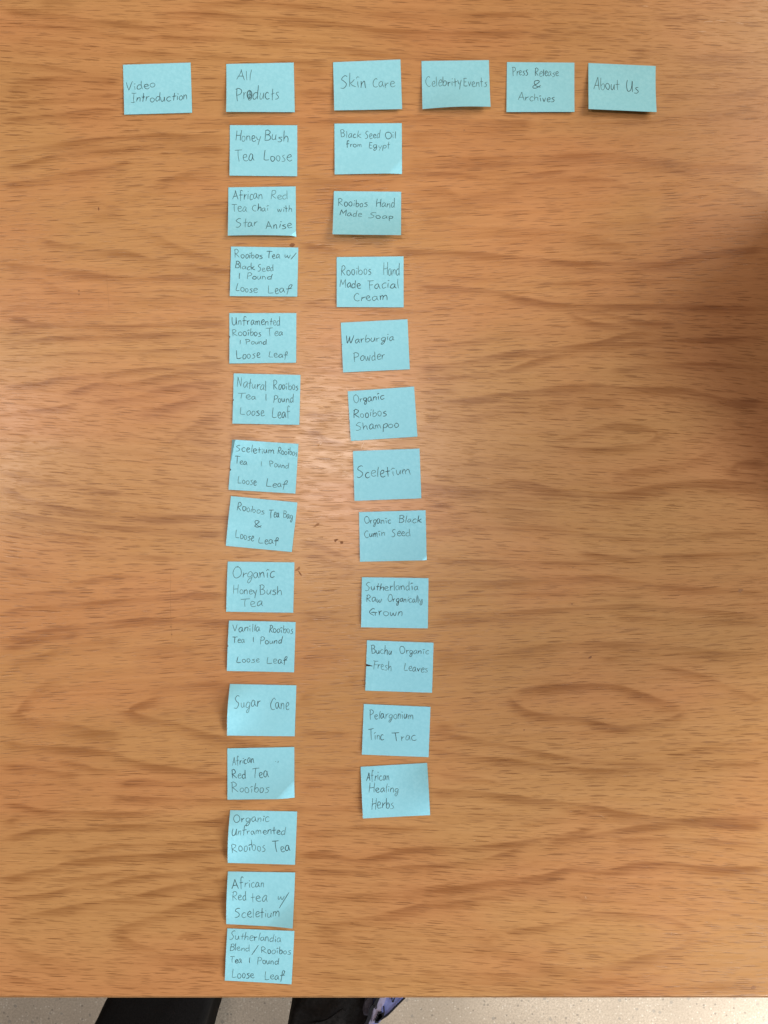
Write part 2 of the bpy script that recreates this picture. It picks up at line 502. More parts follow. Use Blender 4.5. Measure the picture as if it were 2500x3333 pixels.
bands(crop(0, 1300, 2.212),
      (10, .7, [(0, 120), (200, 85), (400, 60), (600, 35)]),
      (22, .5, [(330, 270), (420, 265), (500, 320), (600, 380), (750, 400)]),
      (18, .6, [(1659, 80), (1500, 130), (1380, 200), (1275, 260), (1320, 360), (1450, 395), (1659, 415)]),
      (18, .5, [(1659, 190), (1500, 220), (1400, 270), (1500, 300), (1659, 300)]),
      (12, .5, [(1050, 590), (1250, 600), (1450, 608), (1659, 590)]),
      (12, .75, [(0, 510), (100, 545), (200, 570), (400, 600), (600, 620), (750, 655), (900, 665)]),
      (20, .45, [(600, 640), (680, 690), (760, 720), (900, 745)]),
      (15, .9, [(0, 620), (100, 660), (200, 720), (400, 770), (600, 805), (850, 830), (1100, 850), (1350, 845), (1659, 852), (1900, 850)]),
      (12, .7, [(0, 790), (300, 845), (700, 905), (1000, 925), (1300, 950), (1659, 960)]),
      (9, .6, [(0, 875), (100, 885), (200, 910), (400, 960), (800, 1010)]),
      (8, .6, [(0, 945), (300, 1000), (700, 1045)]),
      (9, .5, [(0, 1040), (400, 1080), (900, 1110), (1300, 1150)]),
      (14, .7, [(0, 1205), (200, 1235), (450, 1255)]),
      (11, .7, [(400, 1335), (550, 1315), (700, 1290), (850, 1270), (1100, 1270)]),
      (9, .7, [(800, 1380), (1000, 1365), (1130, 1355)]),
      (10, .5, [(0, 1420), (300, 1385), (700, 1375)]),
      (13, .7, [(0, 1535), (200, 1500), (500, 1480), (900, 1440), (1300, 1405), (1659, 1400)]),
      (17, .85, [(0, 1745), (150, 1700), (350, 1660), (500, 1640), (700, 1625), (1000, 1585), (1300, 1590), (1659, 1600), (2000, 1590)]),
      (13, .8, [(0, 1800), (150, 1755), (350, 1720), (500, 1695), (620, 1680)]),
      (18, .6, [(0, 1900), (200, 1870), (350, 1830), (430, 1785), (620, 1755), (900, 1720)]),
      (30, .4, [(900, 1870), (1000, 1810), (1300, 1790), (1659, 1780)]),
      (16, .5, [(1060, 2150), (1150, 2085), (1350, 2055), (1659, 2030)]),
      (26, .45, [(180, 2190), (280, 2080), (500, 1990)]))
bands(crop(0, 2250, 2.0427),
      (26, .7, [(220, 30), (150, 100), (130, 150), (200, 195), (400, 220), (650, 270), (850, 290)]),
      (18, .75, [(1100, 20), (1000, 60), (870, 120), (950, 168), (1150, 210), (1300, 265), (1532, 320), (1800, 350)]),
      (40, .35, [(1250, 60), (1400, 70), (1532, 60)]),
      (15, .85, [(0, 330), (150, 355), (300, 370), (600, 390), (750, 410), (850, 450), (950, 480), (1200, 520), (1532, 560)]),
      (12, .6, [(330, 450), (550, 490), (650, 520), (850, 530)]),
      (14, .75, [(0, 490), (200, 505), (300, 525), (400, 548), (550, 545)]),
      (13, .75, [(750, 610), (950, 595), (1200, 610), (1532, 570), (1800, 580)]),
      (12, .7, [(700, 700), (900, 705), (1200, 715), (1532, 720), (1800, 720)]),
      (12, .75, [(0, 745), (150, 760), (250, 785), (450, 800), (800, 812), (1100, 800)]),
      (14, .7, [(0, 880), (60, 860), (150, 830)]),
      (12, .85, [(0, 970), (150, 950), (220, 930), (300, 920), (500, 910), (800, 895), (1200, 880), (1532, 850)]),
      (10, .6, [(300, 1060), (500, 1060), (750, 1025), (1000, 1015), (1250, 1000), (1532, 985)]),
      (14, .95, [(0, 1235), (150, 1220), (350, 1175), (450, 1140), (700, 1108), (1000, 1090), (1532, 1055), (1800, 1060)]),
      (11, .75, [(0, 1385), (200, 1360), (350, 1340), (500, 1300), (700, 1285), (850, 1245), (1100, 1215), (1532, 1165)]),
      (11, .6, [(350, 1250), (500, 1240), (680, 1215), (800, 1195), (1100, 1175)]),
      (16, .7, [(20, 1570), (100, 1530), (200, 1490), (400, 1450), (600, 1410), (850, 1378), (1000, 1340), (1150, 1300), (1350, 1270), (1532, 1248)]),
      (20, .75, [(720, 1595), (850, 1560), (1000, 1508), (1150, 1445), (1300, 1400), (1532, 1350), (1700, 1330)]),
      (20, .65, [(720, 1600), (850, 1650), (1000, 1720), (1150, 1758), (1350, 1760), (1532, 1770), (1800, 1790)]),
      (20, .55, [(1220, 1680), (1190, 1650), (1260, 1610), (1532, 1590), (1800, 1580)]),
      (24, .45, [(40, 1600), (90, 1680), (200, 1740), (400, 1800), (600, 1830)]),
      (14, .6, [(0, 1890), (150, 1910), (300, 1960), (450, 1990)]),
      (34, .35, [(760, 1900), (900, 1930), (1100, 1930)]))
bands(crop(600, 0, 1.4426),
      (12, .6, [(0, 20), (300, 10), (600, 30), (900, 60), (1200, 70), (1659, 60)]),
      (16, .7, [(-150, 70), (100, 50), (250, 75), (500, 90), (700, 105), (800, 120), (900, 140), (1200, 150), (1659, 150)]),
      (13, .6, [(-100, 180), (150, 175), (300, 190), (550, 195), (700, 215), (850, 240), (1100, 260), (1400, 270), (1659, 262)]),
      (12, .6, [(0, 240), (250, 265), (400, 280), (700, 290)]),
      (13, .5, [(500, 330), (600, 330), (700, 345)]),
      (14, .6, [(520, 430), (620, 430), (700, 440)]),
      (16, .6, [(0, 560), (200, 565), (520, 555), (700, 560), (1000, 545), (1300, 560), (1659, 575)]),
      (14, .5, [(520, 650), (620, 655), (700, 645)]),
      (26, .5, [(1020, 640), (1200, 620), (1400, 600), (1659, 600)]),
      (34, .55, [(1020, 760), (1200, 760), (1400, 750), (1659, 740)]),
      (30, .5, [(520, 880), (620, 870), (700, 880), (820, 870)]),
      (30, .5, [(1020, 900), (1200, 890), (1300, 930), (1450, 960)]))
bands(crop(900, 500, 2.212),
      (14, .8, [(150, 640), (260, 660), (420, 690), (520, 700)]),
      (24, .5, [(140, 200), (250, 180), (420, 200), (900, 180)]),
      (18, .5, [(900, 330), (1000, 350), (1150, 400), (1327, 420)]),
      (22, .5, [(900, 640), (1000, 700), (1200, 740), (1327, 760)]),
      (14, .6, [(150, 1080), (300, 1070), (430, 1100), (900, 1130), (1200, 1100), (1327, 1090)]),
      (16, .6, [(150, 1540), (300, 1530), (450, 1560), (480, 1600)]),
      (16, .6, [(960, 1590), (1100, 1600), (1327, 1560)]),
      (14, .8, [(170, 1890), (260, 1870), (340, 1880), (470, 1860), (520, 1850)]),
      (14, .8, [(170, 1990), (280, 2000), (350, 2050), (450, 2080), (540, 2110)]),
      (12, .6, [(1010, 1720), (1150, 1700), (1327, 1690)]),
      (12, .6, [(1020, 1900), (1150, 1880), (1327, 1860)]))
bands(crop(900, 1500, 2.212),
      (10, .8, [(140, 478), (230, 490), (300, 485)]),
      (12, .6, [(130, 560), (250, 590), (400, 640), (600, 760)]),
      (12, .7, [(140, 680), (300, 690), (450, 740), (600, 780), (850, 800)]),
      (10, .6, [(140, 860), (300, 850), (450, 830), (600, 810)]),
      (14, .6, [(140, 1080), (300, 1090), (450, 1070), (600, 1050)]),
      (14, .6, [(150, 1130), (350, 1130), (600, 1160)]),
      (26, .5, [(140, 1440), (300, 1380), (450, 1370), (600, 1340)]),
      (20, .6, [(460, 1600), (540, 1570), (640, 1540)]),
      (34, .4, [(520, 1800), (560, 1760), (620, 1720)]),
      (26, .5, [(140, 1780), (200, 1700), (300, 1660)]),
      (15, .7, [(140, 1930), (300, 1950), (450, 1960), (560, 1980)]),
      (20, .6, [(1100, 1930), (1200, 1910), (1327, 1930)]),
      (14, .7, [(1080, 330), (1200, 310), (1327, 300)]),
      (12, .6, [(1080, 680), (1200, 700), (1327, 690)]))
bands(crop(900, 2333, 2.212),
      (16, .6, [(140, 370), (300, 360), (450, 380), (620, 375)]),
      (14, .65, [(140, 490), (300, 480), (450, 490), (620, 480)]),
      (14, .7, [(0, 630), (150, 650), (400, 655), (620, 640)]),
      (14, .6, [(150, 800), (300, 830), (600, 790), (900, 800), (1327, 760)]),
      (14, .8, [(150, 990), (350, 980), (560, 1030), (700, 1010), (850, 975), (950, 950), (1100, 940), (1327, 930)]),
      (12, .7, [(150, 1100), (600, 1110), (900, 1080), (1100, 1070), (1327, 1040)]),
      (16, .65, [(150, 1270), (400, 1290), (600, 1280), (850, 1270), (1000, 1250), (1327, 1190)]),
      (20, .7, [(250, 1510), (400, 1500), (600, 1460), (800, 1420), (950, 1380), (1100, 1340), (1327, 1290)]),
      (20, .5, [(250, 1515), (420, 1580), (550, 1620), (620, 1690), (700, 1740), (800, 1790)]),
      (20, .5, [(600, 1640), (640, 1700), (700, 1780)]),
      (24, .4, [(150, 1900), (400, 1880), (700, 1900)]))
bands(crop(0, 0, 1.8433),
      (10, .6, [(0, 30), (200, 60), (350, 90), (500, 110), (700, 120), (900, 125)]),
      (12, .7, [(0, 60), (250, 90), (450, 115), (650, 125), (850, 155), (1000, 150), (1200, 145)]),
      (26, .5, [(200, 20), (350, 10), (495, 15)]),
      (10, .6, [(0, 130), (250, 150), (500, 175), (700, 215), (900, 235)]),
      (10, .6, [(0, 235), (300, 245), (600, 280), (900, 310), (1200, 330)]),
      (12, .7, [(900, 210), (1100, 225), (1300, 225), (1500, 240), (1659, 270)]),
      (10, .5, [(0, 380), (300, 400), (500, 440), (740, 460)]),
      (18, .7, [(0, 510), (150, 490), (300, 470), (500, 465), (740, 480)]),
      (12, .6, [(0, 620), (300, 600), (740, 570)]),
      (14, .7, [(0, 720), (300, 690), (500, 665), (740, 650)]))
bands(crop(1700, 0, 2.0738),
      (13, .6, [(0, 225), (200, 240), (350, 225), (500, 240), (650, 260)]),
      (18, .6, [(555, 290), (560, 250)]),
      (12, .6, [(850, 100), (1000, 120), (1150, 110), (1400, 140), (1659, 150)]),
      (14, .6, [(700, 320), (900, 350), (1100, 370), (1300, 375), (1659, 370)]),
      (10, .6, [(800, 390), (1000, 375), (1200, 400), (1659, 420)]),
      (10, .5, [(900, 520), (1200, 500), (1659, 490)]),
      (14, .6, [(900, 670), (1100, 640), (1300, 650), (1659, 600)]),
      (16, .5, [(350, 790), (600, 820), (900, 800), (1300, 760), (1659, 740)]),
      (14, .6, [(900, 1060), (1100, 1100), (1300, 1120), (1659, 1130)]))

# local lean of the fibres, degrees (positive: falls towards the right in the photo)
LEAN_Y = [0, 150, 300, 480, 700, 950, 1120, 1300, 1500, 1680, 1850, 2020, 2200, 2350, 2500, 2650, 2820, 3000, 3333]
LEAN_A = [2, 3, 1, -3, -3, -2, 1, 4, 4, 3.5, 0, -3.5, -4, -3.5, -1, 1.5, 3.5, 4, 2]


def table_fields(X, Y):
    """flow coordinate (metres across the grain) and ring darkness at table points"""
    px = X * PXM + 1250.0
    py = 1666.5 - Y * PXM
    pyc = np.clip(py, 0, 3333)
    lean = np.interp(pyc + 60 * np.sin(px / 400.0), LEAN_Y, LEAN_A)
    s = np.tan(np.radians(lean))
    pxc = np.clip(px, -500, 3000)
    # integrate the lean softly: every 800 px the offset swings back, as slow waves
    wob = 5 * np.sin(px / 380.0 + py / 510.0) + 1.5 * np.sin(px / 147.0 - py / 190.0 + 1.0)
    flow = (py - s * (pxc - 1250.0) * 0.75 + wob) / PXM
    band = np.zeros_like(X)
    for wd, st, pts in BANDS:
        cp = catmull(pts, 6)
        A = np.array(cp)
        m = wd * 2.6
        ix = np.where((XS_px > A[:, 0].min() - m) & (XS_px < A[:, 0].max() + m))[0]
        iy = np.where((YS_px > A[:, 1].min() - m) & (YS_px < A[:, 1].max() + m))[0]
        if len(ix) == 0 or len(iy) == 0: continue
        sx = slice(ix[0], ix[-1] + 1)
        sy = slice(iy[0], iy[-1] + 1)
        qx = px[sy, sx]
        qy = py[sy, sx]
        best = np.full(qx.shape, 1e9)
        bt = np.zeros(qx.shape)
        side = np.zeros(qx.shape)
        L = np.concatenate([[0], np.cumsum(np.hypot(np.diff(A[:, 0]), np.diff(A[:, 1])))])
        for i in range(len(A) - 1):
            ax, ay = A[i]
            bx, by = A[i + 1]
            dx, dy = bx - ax, by - ay
            l2 = dx * dx + dy * dy + 1e-9
            t = np.clip(((qx - ax) * dx + (qy - ay) * dy) / l2, 0, 1)
            ex = qx - ax - t * dx
            ey = qy - ay - t * dy
            dd = ex * ex + ey * ey
            k = dd < best
            best = np.where(k, dd, best)
            bt = np.where(k, L[i] + t * (L[i + 1] - L[i]), bt)
            side = np.where(k, ey, side)
        dist = np.sqrt(best)
        # sharp on the upper side, fading out below
        ww = np.where(side < 0, wd * 0.45, wd * 1.9)
        along = np.clip(np.minimum(bt, L[-1] - bt) / 60.0 + 0.25, 0, 1)
        val = st * np.exp(-(dist / ww) ** 2) * along * (0.8 + 0.2 * np.sin(bt / 47.0 + wd))
        band[sy, sx] = np.maximum(band[sy, sx], val)
    return flow, band


EDGE_Y = P(0, 3248)[1]          # near edge of the table
TX0, TX1, TY1 = -0.70, 0.465, 0.85
THK = 0.026
step = 0.0012
xs = np.concatenate([np.arange(TX0, -0.31, 0.02), np.arange(-0.31, 0.31, step), np.arange(0.312, TX1, 0.02), [TX1]])
ys = np.concatenate([np.arange(EDGE_Y + 0.0012, 0.405, step), np.arange(0.407, TY1, 0.02), [TY1]])
XS_px = xs * PXM + 1250
YS_px = 1666.5 - ys * PXM
X, Y = np.meshgrid(xs, ys)
flow, band = table_fields(X, Y)
ny, nx = X.shape
top = np.stack([X.ravel(), Y.ravel(), np.zeros(X.size)], 1)
idx = np.arange(ny * nx).reshape(ny, nx)
quads = np.stack([idx[:-1, :-1].ravel(), idx[:-1, 1:].ravel(), idx[1:, 1:].ravel(), idx[1:, :-1].ravel()], 1)
# skirt of the board: a lower ring and a bottom face
ring = list(idx[0, :]) + list(idx[1:, -1]) + list(idx[-1, -2::-1]) + list(idx[-2:0:-1, 0])
low = top[ring].copy()
low[:, 2] = -THK
nb = len(top)
verts = np.concatenate([top, low])
n = len(ring)
side = [(ring[(i + 1) % n], ring[i], nb + i, nb + (i + 1) % n) for i in range(n)]
me = bpy.data.meshes.new('tabletop')
loops = np.concatenate([quads.ravel(), np.array(side).ravel(), np.arange(nb + n - 1, nb - 1, -1)])
sizes = np.concatenate([np.full(len(quads) + len(side), 4), [n]])
me.vertices.add(len(verts))
me.vertices.foreach_set('co', verts.astype(np.float32).ravel())
me.loops.add(len(loops))
me.loops.foreach_set('vertex_index', loops.astype(np.int32))
me.polygons.add(len(sizes))
me.polygons.foreach_set('loop_start', np.concatenate([[0], np.cumsum(sizes)[:-1]]).astype(np.int32))
me.polygons.foreach_set('loop_total', sizes.astype(np.int32))
me.update(calc_edges=True)
me.validate()
for nm, arr in (('flow', flow), ('band', band)):
    at = me.attributes.new(nm, 'FLOAT', 'POINT')
    full = np.concatenate([arr.ravel(), arr.ravel()[ring]])
    at.data.foreach_set('value', full.astype(np.float32))
me.materials.append(M_wood)
table = empty('table', (0, 0, -0.74))
tag(table, 'oak veneer table with horizontal grain that carries all the blue notes', 'table')
tt = bpy.data.objects.new('tabletop', me)
tt.location = (0, 0, 0.74)
link(tt, table)


def box(bm, x0, x1, y0, y1, z0, z1, bev=0.0):
    r = bmesh.ops.create_cube(bm, size=1.0)
    for v in r['verts']:
        v.co = Vector(((x0 + x1) / 2 + v.co.x * (x1 - x0), (y0 + y1) / 2 + v.co.y * (y1 - y0), (z0 + z1) / 2 + v.co.z * (z1 - z0)))
    if bev:
        es = set(e for v in r['verts'] for e in v.link_edges)
        bmesh.ops.bevel(bm, geom=list(es), offset=bev, segments=2, affect='EDGES')


bm = bmesh.new()
box(bm, TX0, TX1, EDGE_Y, EDGE_Y + 0.0012, 0.74 - THK, 0.7398, 0.0003)
bm_obj('edge_band', bm, M_edge, table)
for lx in (TX0 + 0.05, TX1 - 0.05):
    for ly in (EDGE_Y + 0.06, TY1 - 0.06):
        bm = bmesh.new()
        box(bm, lx - 0.02, lx + 0.02, ly - 0.02, ly + 0.02, 0, 0.74 - THK, 0.003)
        bm_obj('leg', bm, M_leg, table)


# small flat marks in the table surface (parts of the table)
def blob(name, cx, cy, pts, mat, z):
    bmb = bmesh.new()
    cp = catmull(pts, 5, closed=True)[:-1]
    vs = []
    for a, b in cp:
        q = P(cx + a, cy + b)
        vs.append(bmb.verts.new((q[0], q[1], 0.74 + z)))
    f = bmb.faces.new(vs)
    bmesh.ops.triangulate(bmb, faces=[f])
    return bm_obj(name, bmb, mat, table)


blob('stain', 1112, 1766, [(-4, -3), (4, -4), (5, 3), (-3, 4)], M_stain, 3e-5)
blob('stain', 1094, 1759, [(-6, -2), (2, -5), (8, -3), (2, 1), (-3, 6)], M_stain, 3e-5)
blob('stain', 1031, 1708, [(-12, 8), (-6, 4), (-2, -3), (8, -5), (7, 1), (-3, 6)], M_stain_soft, 3e-5)
blob('stain', 977, 1866, [(-7, -8), (0, -3), (6, 8), (0, 5)], M_stain, 3e-5)
blob('stain', 968, 1852, [(-8, 5), (0, -2), (7, -8), (8, 0), (0, 6)], M_stain_soft, 3e-5)
blob('stain', 952, 796, [(-10, 4), (-4, -4), (6, -3), (8, 2), (0, 8)], M_stain, 3e-5)
blob('stain', 2452, 3215, [(-8, 2), (-2, -7), (6, -5), (9, 1), (0, 4)], M_stain_soft, 3e-5)
blob('stain', 321, 680, [(-2, -4), (2, -4), (2, 4), (-1, 5)], M_stain, 3e-5)
blob('stain', 1920, 2140, [(-6, 3), (0, -3), (6, -4), (3, 3)], M_stain, 3e-5)
blob('stain', 2412, 1922, [(-10, 2), (-4, -5), (8, -3), (2, 3), (-2, 8)], M_stain_soft, 3e-5)
for (x, y, r) in ((257, 947, 3), (257, 958, 3), (391, 1255, 3), (556, 2040, 2.5), (559, 2065, 2.5), (705, 889, 2),
                  (1706, 2376, 2.5), (2179, 2604, 2), (1865, 1848, 2), (1862, 1966, 2.5), (1511, 424, 2.5), (670, 2437, 2)):
    blob('stain', x, y, [(-r, -r * .6), (r * .7, -r), (r, r * .7), (-r * .6, r)], M_stain_soft, 3e-5)


def line_mark(name, pts, wd, mat, z=3e-5):
    vs, fs = [], []
    cp = catmull(pts, 6)
    for i, p in enumerate(cp):
        d = np.array(cp[min(i + 1, len(cp) - 1)]) - np.array(cp[max(i - 1, 0)])
        d = d / (np.hypot(*d) + 1e-9)
        nn = np.array([-d[1], d[0]]) * wd / 2 * (0.35 + 0.65 * math.sin(math.pi * (i + 0.5) / len(cp)))
        for s in (1, -1):
            q = P(p[0] + nn[0] * s, p[1] + nn[1] * s)
            vs.append((q[0], q[1], 0.74 + z))
    for i in range(len(cp) - 1):
        fs.append((2 * i, 2 * i + 1, 2 * i + 3, 2 * i + 2))
    return mesh_obj(name, vs, fs, mat, table)


line_mark('scratch', [(1175, 1462), (1180, 1448), (1187, 1438)], 2.2, M_scratch)
line_mark('scratch', [(1179, 1436), (1182, 1432)], 2.0, M_scratch)
for (x0, y0, x1, y1) in ((1117, 1536, 1128, 1534), (1112, 1549, 1124, 1548), (1134, 1551, 1150, 1549), (1120, 1539, 1140, 1541),
                         (1110, 1515, 1118, 1513), (1040, 1452, 1048, 1440), (2330, 66, 2365, 70), (2290, 72, 2320, 69), (2395, 74, 2420, 78),
                         (2270, 103, 2300, 104), (1905, 2917, 1908, 2925), (2092, 20, 2110, 21)):
    line_mark('scratch', [(x0, y0), ((x0 + x1) / 2, (y0 + y1) / 2 - 1), (x1, y1)], 1.8, M_scratch)
line_mark('scratch', [(345, 870), (352, 960), (356, 1010)], 0.8, M_stain_soft)
line_mark('scratch', [(555, 1850), (555, 1960), (559, 2080)], 0.8, M_stain_soft)
line_mark('scratch', [(36, 2576), (50, 2569), (62, 2575), (64, 2584), (52, 2595)], 1.6, M_stain_soft)

# ------------------------------------------------------------------ pencil letters
# strokes in letter units: baseline 0, capital height 1, small letters 0.55
F = {
 'A': (.72, ['0,0 .22,.55 .36,1', '.36,1 .50,.5 .68,-.02', '.10,.32 .35,.36 .62,.34']),
 'B': (.60, ['.08,.98 .06,.5 .08,0', '.0,.93 .30,1.02 .50,.82 .36,.60 .14,.53', '.14,.53 .42,.52 .58,.28 .40,.04 .02,-.02']),
 'C': (.58, ['.54,.84 .38,1.0 .16,.84 .02,.48 .12,.12 .34,-.02 .56,.06']),
 'E': (.52, ['.08,.98 .06,.5 .04,.02', '.02,.98 .28,.98 .48,1.0', '.08,.52 .26,.52 .42,.54', '.04,.02 .28,0 .52,.04']),
 'F': (.60, ['.22,.95 .2,.5 .24,-.12', '.0,.98 .3,.95 .62,.98', '.2,.50 .35,.48 .52,.52']),
 'G': (.80, ['.46,.92 .30,1.0 .14,.86 .0,.58 .14,.28 .42,.02', '.16,.42 .40,.46 .74,.42', '.56,.44 .58,.22 .60,0']),
 'H': (.66, ['.06,1.0 .05,.5 .06,-.02', '.58,1.04 .56,.5 .58,-.04', '.06,.46 .3,.50 .57,.54']),
 'I': (.50, ['.0,.98 .25,.96 .5,.98', '.27,.96 .26,.5 .28,.02', '.04,.02 .26,.0 .46,.05']),
 'L': (.60, ['.08,1.0 .05,.5 .04,.04', '.04,.04 .25,.0 .56,.06']),
 'M': (.86, ['.04,0 .07,.5 .10,.98', '.10,.98 .26,.6 .38,.34', '.38,.34 .52,.66 .68,1.02', '.68,1.02 .70,.5 .76,-.06']),
 'N': (.70, ['.02,0 .06,.5 .10,1.0', '.10,1.0 .3,.55 .50,.08', '.50,.08 .54,.55 .56,1.0']),
 'O': (.78, ['.42,.98 .16,.9 .02,.5 .16,.06 .42,.0 .70,.24 .72,.66 .54,.94 .34,1.0 .26,.93']),
 'P': (.60, ['.10,.98 .08,.5 .10,-.06', '.0,.92 .28,1.02 .54,.84 .46,.58 .12,.44']),
 'R': (.68, ['.10,.98 .08,.5 .08,-.02', '.0,.92 .28,1.04 .52,.84 .42,.60 .10,.46', '.12,.46 .34,.26 .62,.02']),
 'S': (.62, ['.56,.92 .40,1.0 .20,.88 .12,.70 .30,.54 .48,.36 .42,.12 .22,-.02 .0,.02']),
 'T': (.80, ['.0,.96 .35,.97 .80,1.0', '.40,.97 .38,.5 .42,-.02']),
 'U': (.66, ['.05,1.0 .02,.55 .10,.10 .28,.02 .44,.22 .52,.60 .54,.96', '.54,.96 .55,.5 .60,.0']),
 'V': (.64, ['.0,.96 .12,.5 .24,.0', '.24,.0 .42,.5 .62,1.0']),
 'W': (1.0, ['.04,1.0 .10,.5 .18,.02', '.18,.02 .32,.4 .42,.86', '.42,.86 .48,.4 .60,.02', '.60,.02 .78,.45 .92,.96']),
 'a': (.54, ['.40,.52 .22,.56 .04,.36 .04,.10 .18,.0 .34,.18 .42,.50', '.42,.50 .42,.22 .54,.0']),
 'b': (.50, ['.06,1.0 .05,.5 .06,.04', '.06,.28 .22,.50 .42,.44 .46,.20 .28,-.02 .06,.06']),
 'c': (.46, ['.42,.48 .26,.56 .06,.38 .06,.12 .22,-.02 .46,.08']),
 'd': (.54, ['.40,.46 .22,.52 .03,.32 .06,.04 .22,-.02 .40,.16', '.46,1.04 .43,.5 .44,-.04']),
 'e': (.50, ['.06,.26 .28,.30 .42,.40 .32,.56 .12,.50 .04,.26 .14,.02 .34,-.02 .52,.08']),
 'f': (.50, ['.46,.92 .34,1.06 .22,.92 .20,.5 .20,-.14', '.02,.48 .22,.50 .46,.54']),
 'F2': (.56, ['.12,-.26 .17,.2 .22,.72 .34,1.0 .50,.96 .50,.78 .38,.60 .20,.50', '.0,.46 .2,.48 .52,.50']),
 'g': (.52, ['.42,.48 .24,.56 .05,.40 .06,.14 .22,.06 .40,.24 .44,.50', '.44,.50 .42,.0 .30,-.40 .12,-.46 .08,-.30 .24,-.08 .44,.04']),
 'h': (.50, ['.06,1.02 .05,.5 .04,.0', '.05,.22 .22,.48 .38,.46 .42,.22 .44,-.04']),
 'i': (.20, ['.10,.50 .09,.25 .10,.0', '.06,.74 .12,.76 .18,.72']),
 'I2': (.30, ['.14,.48 .14,.25 .15,.0', '.0,.66 .12,.78 .28,.74']),
 'k': (.52, ['.06,1.0 .05,.5 .05,.0', '.44,.54 .24,.36 .08,.26', '.12,.28 .28,.12 .54,.02']),
 'l': (.18, ['.10,1.02 .08,.5 .10,-.02']),
 'm': (.76, ['.04,.50 .05,.25 .04,.0', '.04,.28 .18,.50 .28,.42 .30,.02', '.30,.28 .46,.52 .58,.44 .62,.2 .66,-.04']),
 'n': (.50, ['.04,.52 .05,.25 .04,.0', '.04,.26 .22,.50 .36,.46 .40,.22 .42,-.02']),
 'o': (.48, ['.26,.52 .08,.46 .03,.22 .14,.0 .34,.02 .44,.26 .34,.48 .20,.52']),
 'p': (.52, ['.06,.52 .08,.1 .10,-.46', '.06,.34 .24,.56 .46,.46 .44,.20 .26,.06 .08,.12']),
 'r': (.40, ['.05,.52 .07,.25 .07,.0', '.07,.22 .18,.42 .38,.50']),
 's': (.44, ['.40,.54 .22,.50 .12,.40 .28,.28 .38,.14 .26,-.02 .02,-.04']),
 't': (.42, ['.20,.94 .19,.45 .20,-.04', '.0,.48 .20,.50 .42,.54']),
 'u': (.50, ['.05,.50 .04,.18 .16,.0 .32,.12 .40,.50', '.40,.50 .40,.25 .44,.0']),
 'v': (.44, ['.02,.50 .10,.25 .18,.0', '.18,.0 .30,.28 .42,.56']),
 'w': (.66, ['.03,.50 .06,.12 .18,.02 .30,.42', '.30,.42 .36,.08 .48,.02 .62,.54']),
 'y': (.50, ['.02,.50 .10,.22 .22,.12', '.46,.56 .32,.1 .18,-.44']),
 'G2': (.52, ['.03,.50 .06,.20 .22,.14 .40,.46', '.42,.52 .40,.0 .30,-.38 .12,-.42 .08,-.24 .24,-.02 .42,.06']),
 '1': (.14, ['.07,1.0 .06,.5 .07,.0']),
 '/': (.40, ['.44,1.2 .2,.5 -.06,-.2']),
 '&': (.80, ['.80,.06 .46,.20 .14,.62 .18,.92 .42,1.0 .56,.82 .40,.56 .12,.26 .14,.04 .40,.0 .66,.22 .80,.34']),
}
GAP = 0.09


def glyph_keys(word):
    keys = []
    for i, ch in enumerate(word):
        if ch == '~': continue
        keys.append(ch)
    return keys


def lay_word(word, x0, y0, x1, y1, H, rnd):
    """pencil strokes (photo crop pixels) of one word whose ink spans x0..x1 on a baseline y0..y1"""
    toks = []
    i = 0
    while i < len(word):
        if word[i] == '{':
            j = word.index('}', i)
            toks.append(word[i + 1:j])
            i = j + 1
        else:
            toks.append(word[i])
            i += 1
    wid = [F[t][0] * rnd.uniform(.86, 1.14) for t in toks]
    tot = sum(wid) + GAP * (len(toks) - 1)
    sx = (x1 - x0) / tot
    ang = math.atan2(y1 - y0, x1 - x0)
    cur = 0.0
    out = []
    for t, wd in zip(toks, wid):
        fx = wd / F[t][0]
        hs = rnd.uniform(.84, 1.12)
        dy = rnd.uniform(-.07, .06)
        sh = rnd.uniform(-.10, .16)
        press = rnd.uniform(.15, .95)
        for s in F[t][1]:
            pts = [tuple(float(v) for v in q.split(',')) for q in s.split()]
            pts = [(a + rnd.uniform(-.026, .026), b + rnd.uniform(-.026, .026)) for a, b in pts]
            res = []
            for a, b in catmull(pts, 5):
                b = b * hs + dy
                lx = (cur + a * fx + sh * b) * sx
                ly = b * H
                X_ = x0 + lx
                Y_ = y0 + (y1 - y0) * lx / max(x1 - x0, 1) - ly
                X_ += ly * math.sin(ang) * 0.5
                res.append((X_, Y_))
            out.append((res, min(1, max(.2, press + rnd.uniform(-.15, .15)))))
        cur += wd + GAP
    return out


# ------------------------------------------------------------------ sticky notes
PAPER_T = 0.00012
Z0 = 0.00022


